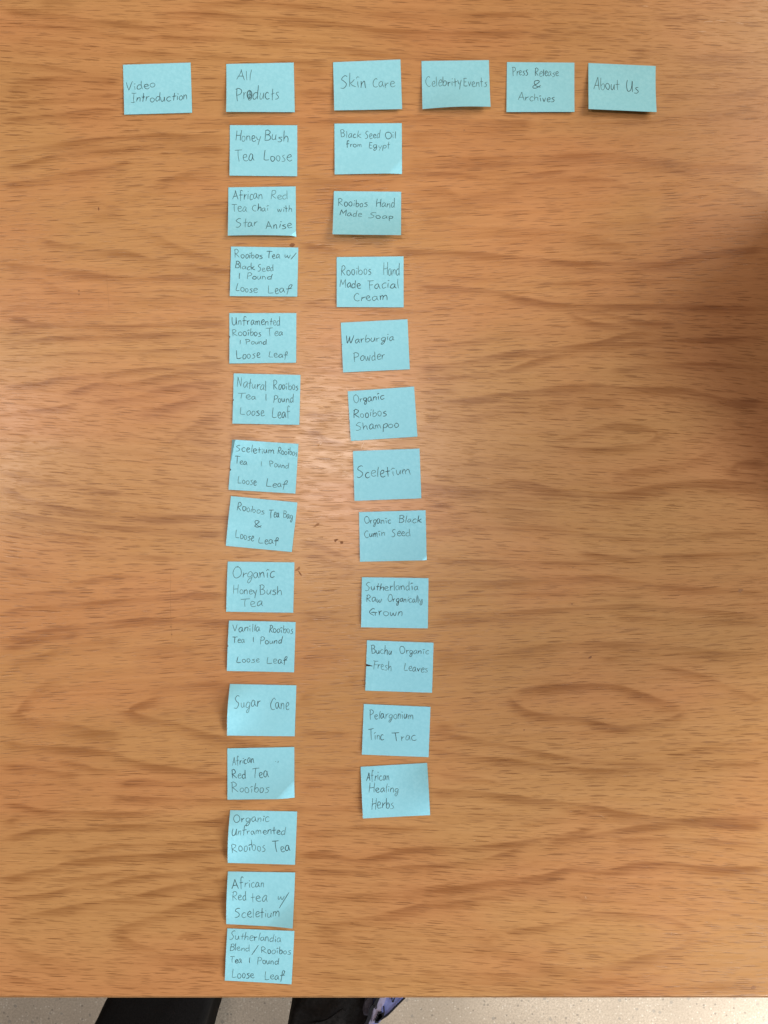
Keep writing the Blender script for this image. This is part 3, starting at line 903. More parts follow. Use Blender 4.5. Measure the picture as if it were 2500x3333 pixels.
class Note:
    def __init__(s, corners, lift, notch=None, fold=False):
        s.q = [np.array(P(*c)) for c in corners]          # TL TR BR BL on the table
        s.lift = lift
        s.notch = notch
        s.fold = fold
        A = []
        for (u, v), q in zip(((0, 1), (1, 1), (1, 0), (0, 0)), s.q):
            A.append((q, (u, v)))
        M = np.array([[q[0], q[1], 1] for q, _ in A])
        U = np.array([uv for _, uv in A], float)
        s.inv = np.linalg.lstsq(M, U, rcond=None)[0]
        s.c = sum(s.q) / 4

    def z(s, u, v):
        L = s.lift
        bl, br = L.get('bl', .0007), L.get('br', .0007)
        b = bl * (1 - u) + br * u + L.get('bm', 0) * math.sin(math.pi * u)
        z = Z0 + b * max(0, 1 - v) ** L.get('pw', 1.9)
        if 'left' in L:
            z += L['left'] * max(0, 1 - u * 1.6) ** 2 * math.sin(math.pi * min(1, max(0, v))) ** 1
        if 'right' in L:
            z += L['right'] * max(0, u * 1.8 - .8) ** 1.6 * math.sin(math.pi * min(1, max(0, v)))
        if 'cr' in L:                                      # bottom right corner curls up
            h, r = L['cr']
            d = (u - (1 - r)) + ((1 - r * 1.35) * 0 + (r * 1.0 - v * 0.75)) - 0.0
            d = (u - 1) + r - v * 0.75
            if d > 0: z = max(z + h * (d / r) ** 1.3, Z0)
        if s.fold:                                         # creased strip along the upper left
            wdt = 0.055 * min(1, max(0, (v - .55) / .45))
            z += min(u, wdt) * 0.040
            if u > wdt: z -= wdt * 0.040 * min(1, (u - wdt) / .45)
        z += 0.00009 * math.sin(7 * u + 3 * s.c[0] * 40) * math.sin(5 * v + s.c[1] * 50) * (1 - v)
        return z

    def xy(s, u, v):
        a = s.q[3] * (1 - u) + s.q[2] * u
        b = s.q[0] * (1 - u) + s.q[1] * u
        return a * (1 - v) + b * v

    def build(s, label):
        nu, nv = 26, 20
        us = list(np.linspace(0, 1, nu + 1))
        vs_ = list(np.linspace(0, 1, nv + 1))
        if s.fold:
            us = sorted(us + [.0137, .0275, .041, .055])
        nrow = None
        if s.notch:
            vn, gap, dep = s.notch
            k = min(range(len(vs_)), key=lambda i: abs(vs_[i] - vn))
            vs_[k] = vn
            nrow = k
            us = sorted(set(us + [dep]))
        bm = bmesh.new()
        root = empty('sticky_note', (s.c[0], s.c[1], 0))

        def vert(u, v, zo):
            q = s.xy(u, v)
            return bm.verts.new((q[0] - s.c[0], q[1] - s.c[1], s.z(u, v) + zo))

        layers = []
        for zo in (PAPER_T, 0.0):
            rows_lo, rows_hi = [], []
            for j, v in enumerate(vs_):
                row = [vert(u, v, zo) for u in us]
                if j == nrow:
                    vn, gap, dep = s.notch
                    hi, lo = [], []
                    for u, vt in zip(us, row):
                        g = gap * max(0, 1 - u / dep) / 2
                        if g > 0:
                            lo.append(vert(u, vn - g, zo))
                            hi.append(vert(u, vn + g, zo))
                            bm.verts.remove(vt)
                        else:
                            lo.append(vt)
                            hi.append(vt)
                    rows_lo.append(lo)
                    rows_hi.append(hi)
                else:
                    rows_lo.append(row)
                    rows_hi.append(row)
            for j in range(len(vs_) - 1):
                a, b = rows_hi[j], rows_lo[j + 1]
                for i in range(len(us) - 1):
                    f = (a[i], a[i + 1], b[i + 1], b[i])
                    f = list(dict.fromkeys(f))
                    bm.faces.new(f if zo else f[::-1])
            layers.append((rows_lo, rows_hi))
        (tl, th), (bl_, bh) = layers
        NU, NV = len(us), len(vs_)
        for i in range(NU - 1):
            bm.faces.new((tl[0][i + 1], tl[0][i], bl_[0][i], bl_[0][i + 1]))
            bm.faces.new((th[-1][i], th[-1][i + 1], bh[-1][i + 1], bh[-1][i]))
        for j in range(NV - 1):
            bm.faces.new((th[j][0], tl[j + 1][0], bl_[j + 1][0], bh[j][0]))
            bm.faces.new((tl[j + 1][-1], th[j][-1], bh[j][-1], bl_[j + 1][-1]))
        me = bpy.data.meshes.new('paper_sheet')
        bm.to_mesh(me)
        bm.free()
        me.materials.append(M_paper)
        o = bpy.data.objects.new('paper_sheet', me)
        link(o, root)
        if s.fold is False:
            me.polygons.foreach_set('use_smooth', [False] * len(me.polygons))
        tag(root, label, 'sticky note', 'blue sticky notes stuck on the table')
        s.root = root
        return root

    def wedge(s, vn, gap, dep):
        vs, fs = [], []
        K = 8
        for i in range(K + 1):
            u = dep * i / K
            g = gap / 2 * (1 - (i / K)) ** 0.8 * (1 + .25 * math.sin(i * 2.3)) + .003
            for sg in (1, -1):
                v = vn + sg * g - .12 * u
                q = s.xy(u, v)
                vs.append((q[0] - s.c[0], q[1] - s.c[1], s.z(u, v) + PAPER_T + 0.00004))
        for i in range(K):
            fs.append((2 * i, 2 * i + 1, 2 * i + 3, 2 * i + 2))
        mesh_obj('ink_mark', vs, fs, M_ink, s.root)

    def stroke_mesh(s, strokes, cr, words, wpx=2.25):
        vs, fs, pr = [], [], []
        for pts, press in strokes:
            pts = cr(pts)
            n = len(pts)
            base = len(vs)
            for i, p in enumerate(pts):
                d = np.array(pts[min(i + 1, n - 1)]) - np.array(pts[max(i - 1, 0)])
                d = d / (np.hypot(*d) + 1e-9)
                t = i / max(1, n - 1)
                hw = wpx / 2 * (0.72 + 0.38 * press) * (0.72 + 0.28 * math.sin(math.pi * min(1, max(0, t * 0.9 + 0.08))))
                for sg in (1, -1):
                    q = np.array(P(p[0] - d[1] * hw * sg, p[1] + d[0] * hw * sg))
                    uv = np.array([q[0], q[1], 1]) @ s.inv
                    z = s.z(float(uv[0]), float(uv[1])) + PAPER_T + 0.00005
                    vs.append((q[0] - s.c[0], q[1] - s.c[1], z))
                    pr.append(press)
            for i in range(n - 1):
                a = base + 2 * i
                fs.append((a, a + 1, a + 3, a + 2))
        o = mesh_obj('handwriting', vs, fs, M_pencil, s.root)
        at = o.data.attributes.new('press', 'FLOAT', 'POINT')
        at.data.foreach_set('value', pr)
        o['label'] = 'pencil words reading ' + words if words else 'small stray pencil ticks'
        return o


# (crop), corners TL TR BR BL, lift, lines [[(word, x0, x1, y0, y1, H) ...] ...], label, extras
c1, c2, c3 = (380, 180, 2.765), (1060, 180, 2.765), (1620, 180, 2.765)
NOTES = [
 (c1, [(57, 87), (665, 67), (682, 524), (73, 541)], dict(bl=.0012, br=.0012),
  [[('Video', 88, 350, 318, 291, 80)], [('Introduction', 130, 638, 428, 407, 78)]],
  'blue sticky note reading Video Introduction, leftmost of the top row'),
 (c1, [(987, 80), (1593, 67), (1605, 523), (993, 528)], dict(bl=.0035, br=.002),
  [[('All', 1082, 1207, 226, 230, 88)], [('Products', 1080, 1465, 412, 405, 112)]],
  'blue sticky note reading All Products, above the long left column'),
 (c1, [(1019, 630), (1625, 631), (1626, 1094), (1018, 1089)], dict(bl=.0012, br=.001),
  [[('Honey', 1068, 1300, 770, 772, 88), ('Bush', 1330, 1548, 762, 778, 88)], [('Tea', 1070, 1238, 957, 952, 106), ('Loose', 1325, 1575, 952, 960, 95)]],
  'blue sticky note reading Honey Bush Tea Loose, below the All Products note'),
 (c2, [(67, 64), (673, 39), (688, 501), (80, 513)], dict(bl=.003, br=.003),
  [[('Ski{I2}n'.replace('i{I2}', '{I2}'), 135, 365, 298, 296, 120), ('Care', 425, 625, 298, 292, 90)]],
  'blue sticky note reading Skin Care, above the shorter right column'),
 (c2, [(863, 53), (1469, 45), (1477, 493), (870, 501)], dict(bl=.003, br=.0055, bm=.002),
  [[('Celebrity', 903, 1225, 291, 285, 92), ('Events', 1240, 1448, 288, 298, 82)]],
  'blue sticky note reading Celebrity Events, fourth in the top row'),
 (c2, [(79, 616), (685, 612), (687, 1072), (82, 1078)], dict(bl=.0012, br=.0022, cr=(-.0016, .22)),
  [[('Black', 138, 318, 740, 742, 62), ('Seed', 355, 488, 750, 745, 68), ('Oil', 535, 633, 748, 752, 70)], [('from', 182, 328, 828, 826, 50), ('Egypt', 388, 577, 838, 842, 58)]],
  'blue sticky note reading Black Seed Oil from Egypt, below the Skin Care note'),
 (c3, [(83, 63), (690, 68), (686, 521), (77, 518)], dict(bl=.0012, br=.002),
  [[('Press', 133, 273, 182, 180, 78), ('Release', 333, 548, 188, 190, 68)], [('&', 305, 383, 303, 300, 75)], [('Arch{I2}ves', 183, 508, 410, 428, 70)]],
  'blue sticky note reading Press Release & Archives, fifth in the top row'),
 (c3, [(816, 71), (1421, 98), (1410, 541), (803, 514)], dict(bl=.0055, br=.0055, left=.001),
  [[('About', 855, 1090, 318, 325, 108), ('Us', 1150, 1262, 335, 350, 100)]],
  'blue sticky note reading About Us, rightmost of the top row'),
 ((700, 580, 5.53), [(241, 168), (1452, 150), (1464, 1060), (243, 1055)], dict(bl=.003, br=.003, bm=.0012, cr=(-.0026, .07)),
  [[('African', 320, 860, 385, 375, 170), ('Red', 1000, 1320, 390, 370, 140)], [('Tea', 303, 578, 600, 605, 150), ('Cha{I2}', 678, 970, 605, 605, 130), ('with', 1125, 1390, 605, 618, 120)], [('Star', 385, 765, 905, 885, 150), ('Anise', 925, 1388, 928, 912, 145)]],
  'blue sticky note reading African Red Tea Chai with Star Anise, third in the left column'),
 ((700, 580, 5.53), [(290, 1232), (1499, 1250), (1483, 2139), (271, 2130)], dict(bl=.0012, br=.0012),
  [[('Rooibos', 352, 860, 1425, 1452, 128), ('Tea', 915, 1165, 1430, 1450, 135), ('w/', 1252, 1440, 1438, 1450, 100)], [('Black', 362, 720, 1615, 1662, 112), ('Seed', 770, 1060, 1680, 1675, 122)], [('1', 432, 445, 1812, 1812, 95), ('Pound', 568, 1030, 1818, 1828, 105)], [('Loose', 375, 770, 2035, 2068, 130), ('Lea{F2}', 955, 1380, 2085, 2060, 150)]],
  'blue sticky note reading Rooibos Tea w/ Black Seed 1 Pound Loose Leaf'),
 ((700, 980, 5.267), [(246, 208), (1395, 207), (1393, 1059), (252, 1074)], dict(bl=.0010, br=.0008),
  [[('Unframented', 292, 1120, 410, 410, 142)], [('Roo{I2}bos', 300, 795, 595, 600, 120), ('Tea', 875, 1165, 600, 592, 125)], [('1', 425, 440, 742, 742, 75), ('Pound', 527, 890, 735, 740, 92)], [('Loose', 378, 780, 1000, 972, 135), ('Lea{F2}', 920, 1255, 965, 980, 115)]],
  'blue sticky note reading Unframented Rooibos Tea 1 Pound Loose Leaf', dict(notch=(.53, .035, .012))),
 ((700, 980, 5.267), [(322, 1240), (1466, 1268), (1447, 2123), (303, 2102)], dict(bl=.0010, br=.0008),
  [[('Natural', 382, 885, 1475, 1530, 165), ('Roo{I2}bos', 1000, 1425, 1510, 1525, 148)], [('Tea', 378, 705, 1672, 1682, 110), ('1', 868, 885, 1713, 1713, 105), ('Pound', 998, 1350, 1735, 1740, 125)], [('Loose', 432, 850, 1945, 1965, 140), ('Leaf', 983, 1290, 1998, 1990, 175)]],
  'blue sticky note reading Natural Rooibos Tea 1 Pound Loose Leaf', dict(notch=(.47, .035, .012))),
 ((700, 1400, 5.267), [(296, 164), (1431, 237), (1380, 1088), (236, 1022)], dict(bl=.0008, br=.0008),
  [[('Sceletium', 360, 1025, 365, 410, 118), ('Roo{I2}bos', 1072, 1410, 405, 438, 115)], [('Tea', 330, 552, 572, 592, 112), ('1', 785, 802, 625, 625, 95), ('Pound', 935, 1268, 622, 655, 102)], [('Loose', 392, 710, 915, 943, 135), ('Lea{F2}', 880, 1240, 962, 990, 125)]],
  'blue sticky note with a creased left edge reading Sceletium Rooibos Tea 1 Pound Loose Leaf', dict(notch=(.40, .045, .016), fold=True)),
 ((700, 1400, 5.267), [(275, 1130), (1413, 1240), (1320, 2088), (190, 1983)], dict(bl=.0008, br=.0012, left=.0012),
  [[('Rooibos', 372, 848, 1370, 1440, 125), ('Tea', 918, 1098, 1490, 1502, 145), ('Bag', 1170, 1335, 1498, 1518, 122)], [('&', 668, 795, 1655, 1668, 125)], [('Loose', 355, 665, 1845, 1900, 148), ('Lea{F2}', 743, 1105, 1935, 1955, 112)]],
  'blue sticky note reading Rooibos Tea Bag & Loose Leaf, the most tilted of all'),
 ((700, 1800, 5.267), [(220, 146), (1362, 160), (1343, 1020), (196, 1003)], dict(bl=.0008, br=.0008, left=.0008),
  [[('Organ{I2}c', 305, 1020, 420, 415, 182)], [('Honey', 312, 722, 690, 700, 135), ('Bush', 772, 1150, 700, 712, 145)], [('Tea', 432, 820, 915, 900, 148)]],
  'blue sticky note reading Organic Honey Bush Tea'),
 ((700, 1800, 5.267), [(240, 1157), (1382, 1182), (1357, 2040), (209, 2017)], dict(bl=.0008, br=.0008, left=.0015),
  [[('Van{I2}lla', 318, 775, 1345, 1340, 122), ('Roo{I2}bos', 928, 1335, 1355, 1380, 125)], [('Tea', 300, 515, 1530, 1530, 108), ('1', 655, 678, 1520, 1520, 88), ('Pound', 768, 1148, 1552, 1548, 110)], [('Loose', 375, 765, 1865, 1870, 105), ('Lea{F2}', 890, 1250, 1895, 1890, 125)]],
  'blue sticky note reading Vanilla Rooibos Tea 1 Pound Loose Leaf', dict(notch=(.50, .03, .010))),
 ((700, 2200, 5.267), [(257, 136), (1395, 160), (1367, 1030), (216, 1010)], dict(bl=.0020, br=.0008, left=.0050),
  [[('Sugar', 348, 778, 545, 520, 190)], [('Cane', 945, 1268, 568, 578, 195)]],
  'blue sticky note reading Sugar Cane, its left side lifted off the table'),
 ((700, 2200, 5.267), [(212, 1241), (1360, 1217), (1366, 2080), (218, 2111)], dict(bl=.0010, br=.0040, cr=(-.0034, .26)),
  [[('African', 297, 670, 1530, 1480, 130)], [('Red', 295, 535, 1755, 1750, 150), ('Tea', 628, 925, 1755, 1730, 182)], [('Roo{I2}bos', 290, 935, 1985, 1975, 150)]],
  'blue sticky note reading African Red Tea Rooibos, its lower right corner bent up'),
 ((700, 2600, 5.267), [(261, 193), (1408, 215), (1376, 1110), (225, 1083)], dict(bl=.0015, br=.0020, left=.0045),
  [[('Organic', 330, 935, 380, 390, 128)], [('Unframented', 300, 1208, 590, 602, 130)], [('Roo{I2}bos', 302, 872, 885, 872, 165), ('Tea', 1000, 1295, 905, 882, 182)]],
  'blue sticky note reading Organic Unframented Rooibos Tea'),
 ((700, 2810, 5.267), [(223, 137), (1373, 154), (1343, 1059), (200, 1023)], dict(bl=.0015, br=.0035, left=.0030, cr=(.002, .4)),
  [[('African', 297, 845, 410, 395, 162)], [('Red', 305, 548, 620, 602, 150), ('tea', 618, 900, 640, 640, 175), ('w', 1075, 1190, 600, 605, 135)], [('Scelet{i}um', 345, 1120, 912, 887, 160)]],
  'blue sticky note reading African Red tea w/ Sceletium, second from the bottom'),
 ((700, 2810, 5.267), [(213, 1112), (1362, 1157), (1315, 2055), (174, 1990)], dict(bl=.0012, br=.0012, left=.0012),
  [[('Sutherlandia', 258, 1135, 1285, 1342, 130)], [('Blend', 260, 600, 1480, 1492, 110), ('Roo{I2}bos', 795, 1305, 1525, 1550, 120)], [('Tea', 258, 460, 1685, 1697, 105), ('1', 582, 605, 1695, 1695, 92), ('Pound', 725, 1095, 1710, 1727, 115)], [('Loose', 298, 680, 1948, 1945, 138), ('Lea{F2}', 858, 1200, 1975, 1975, 135)]],
  'blue sticky note reading Sutherlandia Blend / Rooibos Tea 1 Pound Loose Leaf, nearest the table edge'),
 ((1060, 580, 5.267), [(142, 223), (1295, 235), (1289, 1043), (128, 1015)], dict(bl=.0075, br=.0095, pw=1.6),
  [[('Rooibos', 215, 720, 490, 498, 142), ('Hand', 865, 1185, 505, 520, 145)], [('Made', 238, 622, 665, 690, 115), ('Soap', 732, 1155, 715, 735, 102)]],
  'darker blue sticky note reading Rooibos Hand Made Soap, its lower edge raised'),
 ((1060, 580, 5.267), [(189, 1355), (1336, 1342), (1337, 2219), (192, 2215)], dict(bl=.0010, br=.0008),
  [[('Rooibos', 260, 788, 1662, 1652, 165), ('Hand', 988, 1275, 1668, 1655, 188)], [('Made', 243, 605, 1860, 1895, 125), ('Facial', 720, 1260, 1900, 1880, 150)], [('Cream', 490, 1075, 2112, 2095, 138)]],
  'blue sticky note reading Rooibos Hand Made Facial Cream'),
 ((1080, 1000, 5.267), [(155, 266), (1298, 207), (1337, 1067), (196, 1122)], dict(bl=.0012, br=.0008),
  [[('Warburgia', 238, 1070, 635, 565, 125)], [('Powder', 378, 915, 925, 900, 150)]],
  'blue sticky note reading Warburgia Powder', dict(notch=(.56, .02, .008))),
 ((1080, 1000, 5.267), [(274, 1442), (1411, 1361), (1468, 2219), (328, 2294)], dict(bl=.0008, br=.0008),
  [[('Organ{I2}c', 380, 900, 1640, 1578, 130)], [('Rooibos', 370, 948, 1900, 1858, 142)], [('Shampoo', 415, 1150, 2120, 2052, 140)]],
  'blue sticky note reading Organic Rooibos Shampoo'),
 ((1110, 1420, 5.267), [(206, 255), (1346, 212), (1377, 1064), (233, 1107)], dict(bl=.0008, br=.0008),
  [[('Scelet{I2}um', 272, 1205, 708, 650, 190)]],
  'blue sticky note reading only the single word Sceletium'),
 ((1110, 1420, 5.267), [(310, 1300), (1450, 1268), (1467, 2122), (327, 2150)], dict(bl=.0008, br=.0022, cr=(-.0018, .06)),
  [[('Organ{I2}c', 405, 858, 1498, 1490, 128), ('Black', 988, 1380, 1475, 1480, 122)], [('Cum{I2}n', 405, 762, 1735, 1705, 122), ('Seed', 868, 1200, 1715, 1703, 132)]],
  'blue sticky note reading Organic Black Cumin Seed'),
 ((1140, 1820, 5.267), [(201, 309), (1342, 325), (1329, 1184), (187, 1164)], dict(bl=.0010, br=.0008, left=.0008),
  [[('Sutherland{I2}a', 258, 1165, 535, 528, 140)], [('Raw', 275, 535, 725, 735, 128), ('Organicall{G2}', 645, 1248, 728, 742, 118)], [('Grown', 325, 900, 962, 962, 135)]],
  'blue sticky note reading Sutherlandia Raw Organically Grown'),
 ((1140, 1820, 5.267), [(288, 1390), (1429, 1432), (1401, 2285), (259, 2248)], dict(bl=.0008, br=.0008),
  [[('Buchu', 365, 712, 1610, 1627, 140), ('Organ{I2}c', 848, 1350, 1605, 1632, 110)], [('Fresh', 375, 708, 1872, 1912, 142), ('Leaves', 918, 1330, 1908, 1935, 122)]],
  'blue sticky note reading Buchu Organic Fresh Leaves, a black wedge at its edge', dict(notch=(.505, .038, .10))),
 ((1140, 2240, 5.0267), [(223, 256), (1314, 304), (1281, 1120), (191, 1077)], dict(bl=.0012, br=.0010),
  [[('Pelargonium', 318, 1042, 503, 492, 138)], [('T{I2}nc', 302, 550, 838, 832, 165), ('Trac', 692, 1080, 850, 846, 152)]],
  'blue sticky note reading Pelargonium Tinc Trac'),
 ((1140, 2240, 5.0267), [(170, 1284), (1258, 1220), (1306, 2065), (209, 2113)], dict(bl=.0022, br=.0012, left=.0012, right=.0032),
  [[('African', 265, 642, 1505, 1490, 142)], [('Healing', 303, 790, 1680, 1700, 132)], [('Herbs', 348, 718, 1955, 1950, 158)]],
  'blue sticky note reading African Healing Herbs, lowest of the right column'),
]

rnd = random.Random(11)
note_objs = {}
for item in NOTES:
    (ox, oy, sc), cs, lift, lines, label = item[:5]
    ex = item[5] if len(item) > 5 else {}
    cr = crop(ox, oy, sc)
    N_ = Note(cr(cs), lift, fold=ex.get('fold', False))
    N_.build(label)
    if ex.get('notch'):
        vn, gap, dep = ex['notch']
        N_.wedge(vn, gap, dep)
    for line in lines:
        st = []
        for (wd, x0, x1, y0, y1, H) in line:
            for (pts, press) in lay_word(wd, x0, y0, x1, y1, H, rnd):
                st.append((pts, press))
        txt = ' '.join(wd[0].replace('{I2}', 'i').replace('{F2}', 'f').replace('{G2}', 'y').replace('{i}', 'i') for wd in line)
        # extra pen movements peculiar to some lines
        if txt == 'Products':
            for k in range(2):
                e = [(1198 + math.cos(a / 10 * 2 * math.pi + k) * (19 + 4 * k), 362 + math.sin(a / 10 * 2 * math.pi + k) * (34 + 5 * k)) for a in range(12)]
                st.append((catmull(e, 3), .45))
            st.append((catmull([(1200, 325), (1203, 360), (1198, 400)], 4), 1.0))
        if txt.startswith('Blend'):
            st.append((catmull([(745, 1400), (690, 1480), (632, 1560)], 5), .8))
            txt = 'Blend / Rooibos'
        if txt.startswith('Red tea'):
            st.append((catmull([(1270, 590 - 100), (1200, 600), (1105, 752)], 6), .7))
            txt = 'Red tea w/'
        N_.stroke_mesh(st, cr, txt)
    if label.startswith('blue sticky note reading African Red Tea Rooibos'):
        N_.stroke_mesh([(catmull([(1040, 1458), (1044, 1470)], 3), .3), (catmull([(1088, 1455), (1082, 1475), (1074, 1478)], 3), .5)], cr, '')

# ------------------------------------------------------------------ things on the floor past the table edge
FZ = -0.74


def sack(name, outline, ztop, zbot, mat, root, taper=0.94, bulge=0.012, crease=0.006, seed=1):
    """soft upright body: outline given in photo pixels at height ztop"""
    o = catmull([P(a, b, ztop) for a, b in outline], 6, closed=True)[:-1]
    cx = sum(p[0] for p in o) / len(o)
    cy = sum(p[1] for p in o) / len(o)
    r = random.Random(seed)
    ph = [r.uniform(0, 6.28) for _ in range(6)]
    bm = bmesh.new()
    prev = None
    L = 14
    n = len(o)

    def rowat(k, z, sc, add):
        row = []
        for i, p in enumerate(o):
            a = 2 * math.pi * i / n
            w_ = crease * (math.sin(3 * a + ph[0] + z * 20) + .6 * math.sin(7 * a + ph[1] - z * 34)) * add
            dx, dy = p[0] - cx, p[1] - cy
            d = math.hypot(dx, dy) + 1e-6
            f = sc + (bulge * math.sin(math.pi * (z - zbot) / (ztop - zbot)) + w_) / d
            row.append(bm.verts.new((cx + dx * f, cy + dy * f, z)))
        return row

    rows = [rowat(0, zbot, taper, 0)]
    for k in range(1, L):
        t = k / L
        rows.append(rowat(k, zbot + (ztop - 0.012 - zbot) * t, taper + (1 - taper) * t, math.sin(math.pi * t) * .8))
    for dz, sc in ((-0.012, 1.0), (-0.006, .985), (-0.001, .95)):
        rows.append(rowat(0, ztop + dz, sc, 0))
    # domed top with folds
    for q in (.86, .7, .5, .3, .12):
        row = []
        for i, p in enumerate(o):
            dx, dy = p[0] - cx, p[1] - cy
            x, y = cx + dx * q, cy + dy * q
            z = ztop + crease * 0.9 * math.sin(x * 90 + ph[2]) * math.sin(y * 70 + ph[3]) + 0.008 * (1 - q)
            row.append(bm.verts.new((x, y, z)))
        rows.append(row)
    for a, b in zip(rows[:-1], rows[1:]):
        for i in range(n):
            bm.faces.new((a[i], a[(i + 1) % n], b[(i + 1) % n], b[i]))
    bm.faces.new(rows[0][::-1])
    bm.faces.new(rows[-1])
    ob = bm_obj(name, bm, mat, root, smooth=True)
    ob.location = (-root.location[0], -root.location[1], -root.location[2])
    return ob


def ribbon(name, pts_px, z, wd, th, mat, root):
    """flat strip lying at height z along photo-pixel points"""
    cp = [P(a, b, z) for a, b in catmull(pts_px, 5)]
    bm = bmesh.new()
    rows = []
    for i, p in enumerate(cp):
        d = np.array(cp[min(i + 1, len(cp) - 1)]) - np.array(cp[max(i - 1, 0)])
        d = d / (np.hypot(*d) + 1e-9)
        nn = np.array([-d[1], d[0]]) * wd / 2
        rows.append([bm.verts.new((p[0] + nn[0], p[1] + nn[1], z)), bm.verts.new((p[0] - nn[0], p[1] - nn[1], z)),
                     bm.verts.new((p[0] - nn[0], p[1] - nn[1], z - th)), bm.verts.new((p[0] + nn[0], p[1] + nn[1], z - th))])
    for a, b in zip(rows[:-1], rows[1:]):
        for k in range(4):
            bm.faces.new((a[k], a[(k + 1) % 4], b[(k + 1) % 4], b[k]))
    bm.faces.new(rows[0])
    bm.faces.new(rows[-1][::-1])
    ob = bm_obj(name, bm, mat, root)
    ob.location = (-root.location[0], -root.location[1], -root.location[2])
    return ob


def slab(name, poly_px, ztop, zbot, mat, root, drop=0.0):
    """thick cloth panel: outline in photo pixels at height ztop, sides going down"""
    pts = [P(a, b, ztop) for a, b in poly_px]
    bm = bmesh.new()
    t = [bm.verts.new((p[0], p[1], ztop)) for p in pts]
    b = [bm.verts.new((p[0] * 1.0, p[1] - drop, zbot)) for p in pts]
    f = bm.faces.new(t)
    bm.faces.new(b[::-1])
    n = len(pts)
    for i in range(n):
        bm.faces.new((t[(i + 1) % n], t[i], b[i], b[(i + 1) % n]))
    es = [e for e in f.edges]
    bmesh.ops.bevel(bm, geom=es, offset=0.003, segments=2, affect='EDGES')
    ob = bm_obj(name, bm, mat, root)
    ob.location = (-root.location[0], -root.location[1], -root.location[2])
    return ob


zt = -0.42
q = P(500, 3420, zt)
bagA = empty('cloth_bag', (q[0], q[1], FZ))
tag(bagA, 'plain black cloth bag on the floor past the table edge, at the left', 'bag')
sack('bag_body', [(420, 3090), (352, 3245), (333, 3279), (308, 3333), (268, 3430), (290, 3620), (450, 3680), (600, 3620), (640, 3430),
                  (667, 3333), (688, 3249), (712, 3100), (570, 3060)], zt, FZ, M_black, bagA, taper=.96, bulge=0.002, crease=0.0015, seed=3)
for dx in (0, 60):
    bm = bmesh.new()
    a = P(400 + dx, 3470, zt)
    b = P(560 + dx, 3470, zt)
    pts = [(a[0] + (b[0] - a[0]) * t, a[1] - 0.02 * math.sin(math.pi * t), zt + 0.006 + 0.022 * math.sin(math.pi * t)) for t in np.linspace(0, 1, 12)]
    tube_bm(bm, pts, 0.004)
    h = bm_obj('handle', bm, M_cord, bagA, smooth=True)
    h.location = (-bagA.location[0], -bagA.location[1], -bagA.location[2])

zb = -0.46
q = P(1120, 3430, zb)
bagB = empty('backpack', (q[0], q[1], FZ))
tag(bagB, 'black backpack with a periwinkle blue side panel on the floor past the table edge', 'backpack')
sack('bag_body', [(1060, 3090), (1010, 3215), (962, 3275), (944, 3333), (930, 3430), (980, 3600), (1120, 3640), (1200, 3520), (1215, 3400), (1222, 3310),
                  (1240, 3250), (1290, 3120), (1180, 3060)], zb, FZ, M_bag, bagB, taper=.95, bulge=0.006, crease=0.004, seed=5)
slab('side_panel', [(1229, 3225), (1330, 3225), (1314, 3252), (1271, 3292), (1247, 3316), (1226, 3336), (1170, 3400), (1185, 3350),
                    (1203, 3306), (1216, 3277)], zb + 0.012, FZ + 0.02, M_blue, bagB, drop=0.0)
slab('trim_panel', [(1231, 3240), (1262, 3240), (1250, 3272), (1232, 3300), (1222, 3330), (1200, 3345), (1205, 3308), (1217, 3279)], zb + 0.0155, zb, M_lilac, bagB)
slab('fold_highlight', [(1192, 3240), (1224, 3240), (1213, 3266), (1202, 3285), (1199, 3310), (1184, 3308), (1180, 3290), (1188, 3262)], zb + 0.014, zb - 0.01, M_grey, bagB)  # highlight on a cloth fold, painted as a lighter grey patch
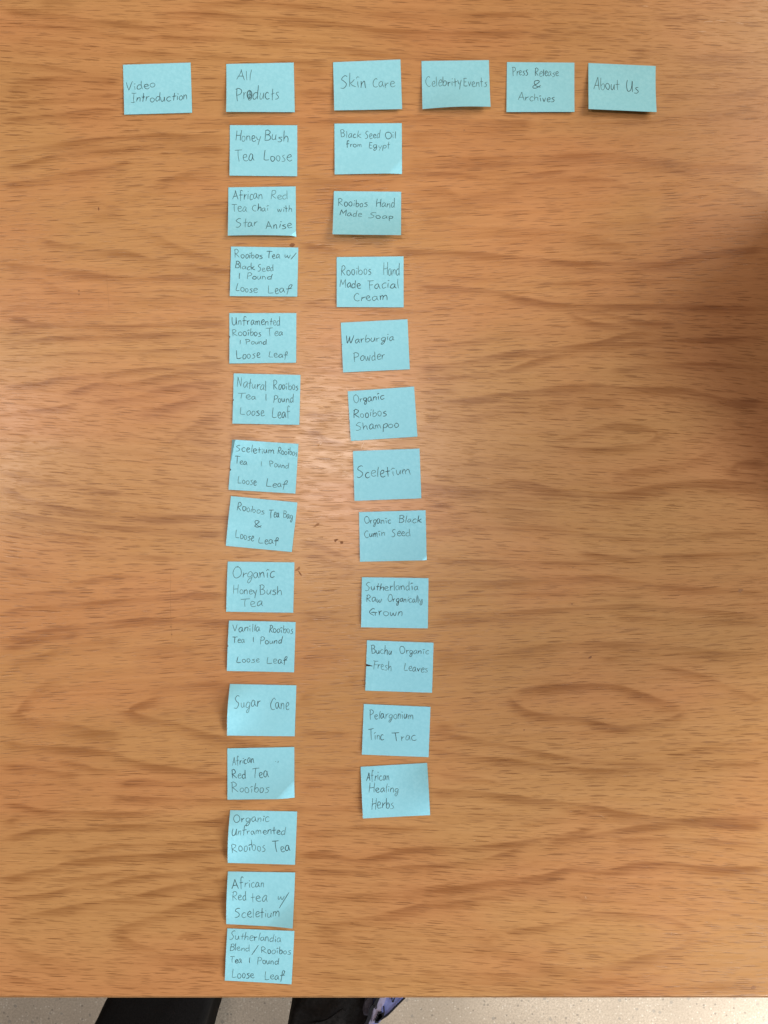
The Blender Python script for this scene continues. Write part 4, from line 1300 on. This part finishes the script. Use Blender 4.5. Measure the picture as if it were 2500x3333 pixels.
ribbon('strap', [(1236, 3235), (1222, 3268), (1209, 3285), (1202, 3312), (1190, 3345), (1180, 3400)], zb + 0.020, 0.0042, 0.003, M_cord, bagB)
ribbon('cord', [(1249, 3277), (1250, 3296), (1246, 3312), (1238, 3321)], zb + 0.0185, 0.0016, 0.002, M_cord, bagB)
ribbon('cord', [(1273, 3240), (1278, 3262), (1284, 3250), (1287, 3238)], zb + 0.0155, 0.0012, 0.0015, M_cord, bagB)
ribbon('piping', [(1318, 3248), (1292, 3274), (1262, 3304), (1238, 3320)], zb + 0.0145, 0.0018, 0.002, M_cord, bagB)
slab('buckle', [(1221, 3266), (1228, 3272), (1228, 3287), (1222, 3290), (1216, 3281)], zb + 0.0225, zb + 0.010, M_grey, bagB)
for (a, b) in ((1236, 3302), (1241, 3306), (1233, 3310), (1238, 3313), (1230, 3318), (1226, 3324)):
    slab('eyelet', [(a - 1.3, b - 1.3), (a + 1.3, b - 1.3), (a + 1.3, b + 1.3), (a - 1.3, b + 1.3)], zb + 0.0178, zb + 0.010, M_cord, bagB)
# small carrying loop folded over the top
ribbon('handle', [(1010, 3340), (1060, 3330), (1100, 3305), (1120, 3290)], zb + 0.016, 0.006, 0.003, M_bag, bagB)

# added unseen bag-shaped block right of the frame, put in to shade the wood
M_leather = simple('brown_leather', (0.14, 0.055, 0.028), (0.19, 0.078, 0.04), 120, 0.5, 0.4, 0.4, 0.001)
blocker = empty('shade_block', (0.382, 0.105, 0.0))
tag(blocker, 'added brown bag-shaped block, unseen, shading the table right of the notes', 'bag')
bm = bmesh.new()
box(bm, -0.065, 0.065, -0.15, 0.15, 0.001, 0.340, 0.014)
bm_obj('bag_body', bm, M_leather, blocker, smooth=False)
bm = bmesh.new()
box(bm, -0.069, 0.069, -0.153, 0.153, 0.305, 0.3435, 0.008)
bm_obj('flap', bm, M_leather, blocker)
bm = bmesh.new()
tube_bm(bm, [(0, -0.06 + 0.12 * t, 0.342 + 0.035 * math.sin(math.pi * t)) for t in np.linspace(0, 1, 12)], 0.005)
bm_obj('handle', bm, M_leather, blocker, smooth=True)
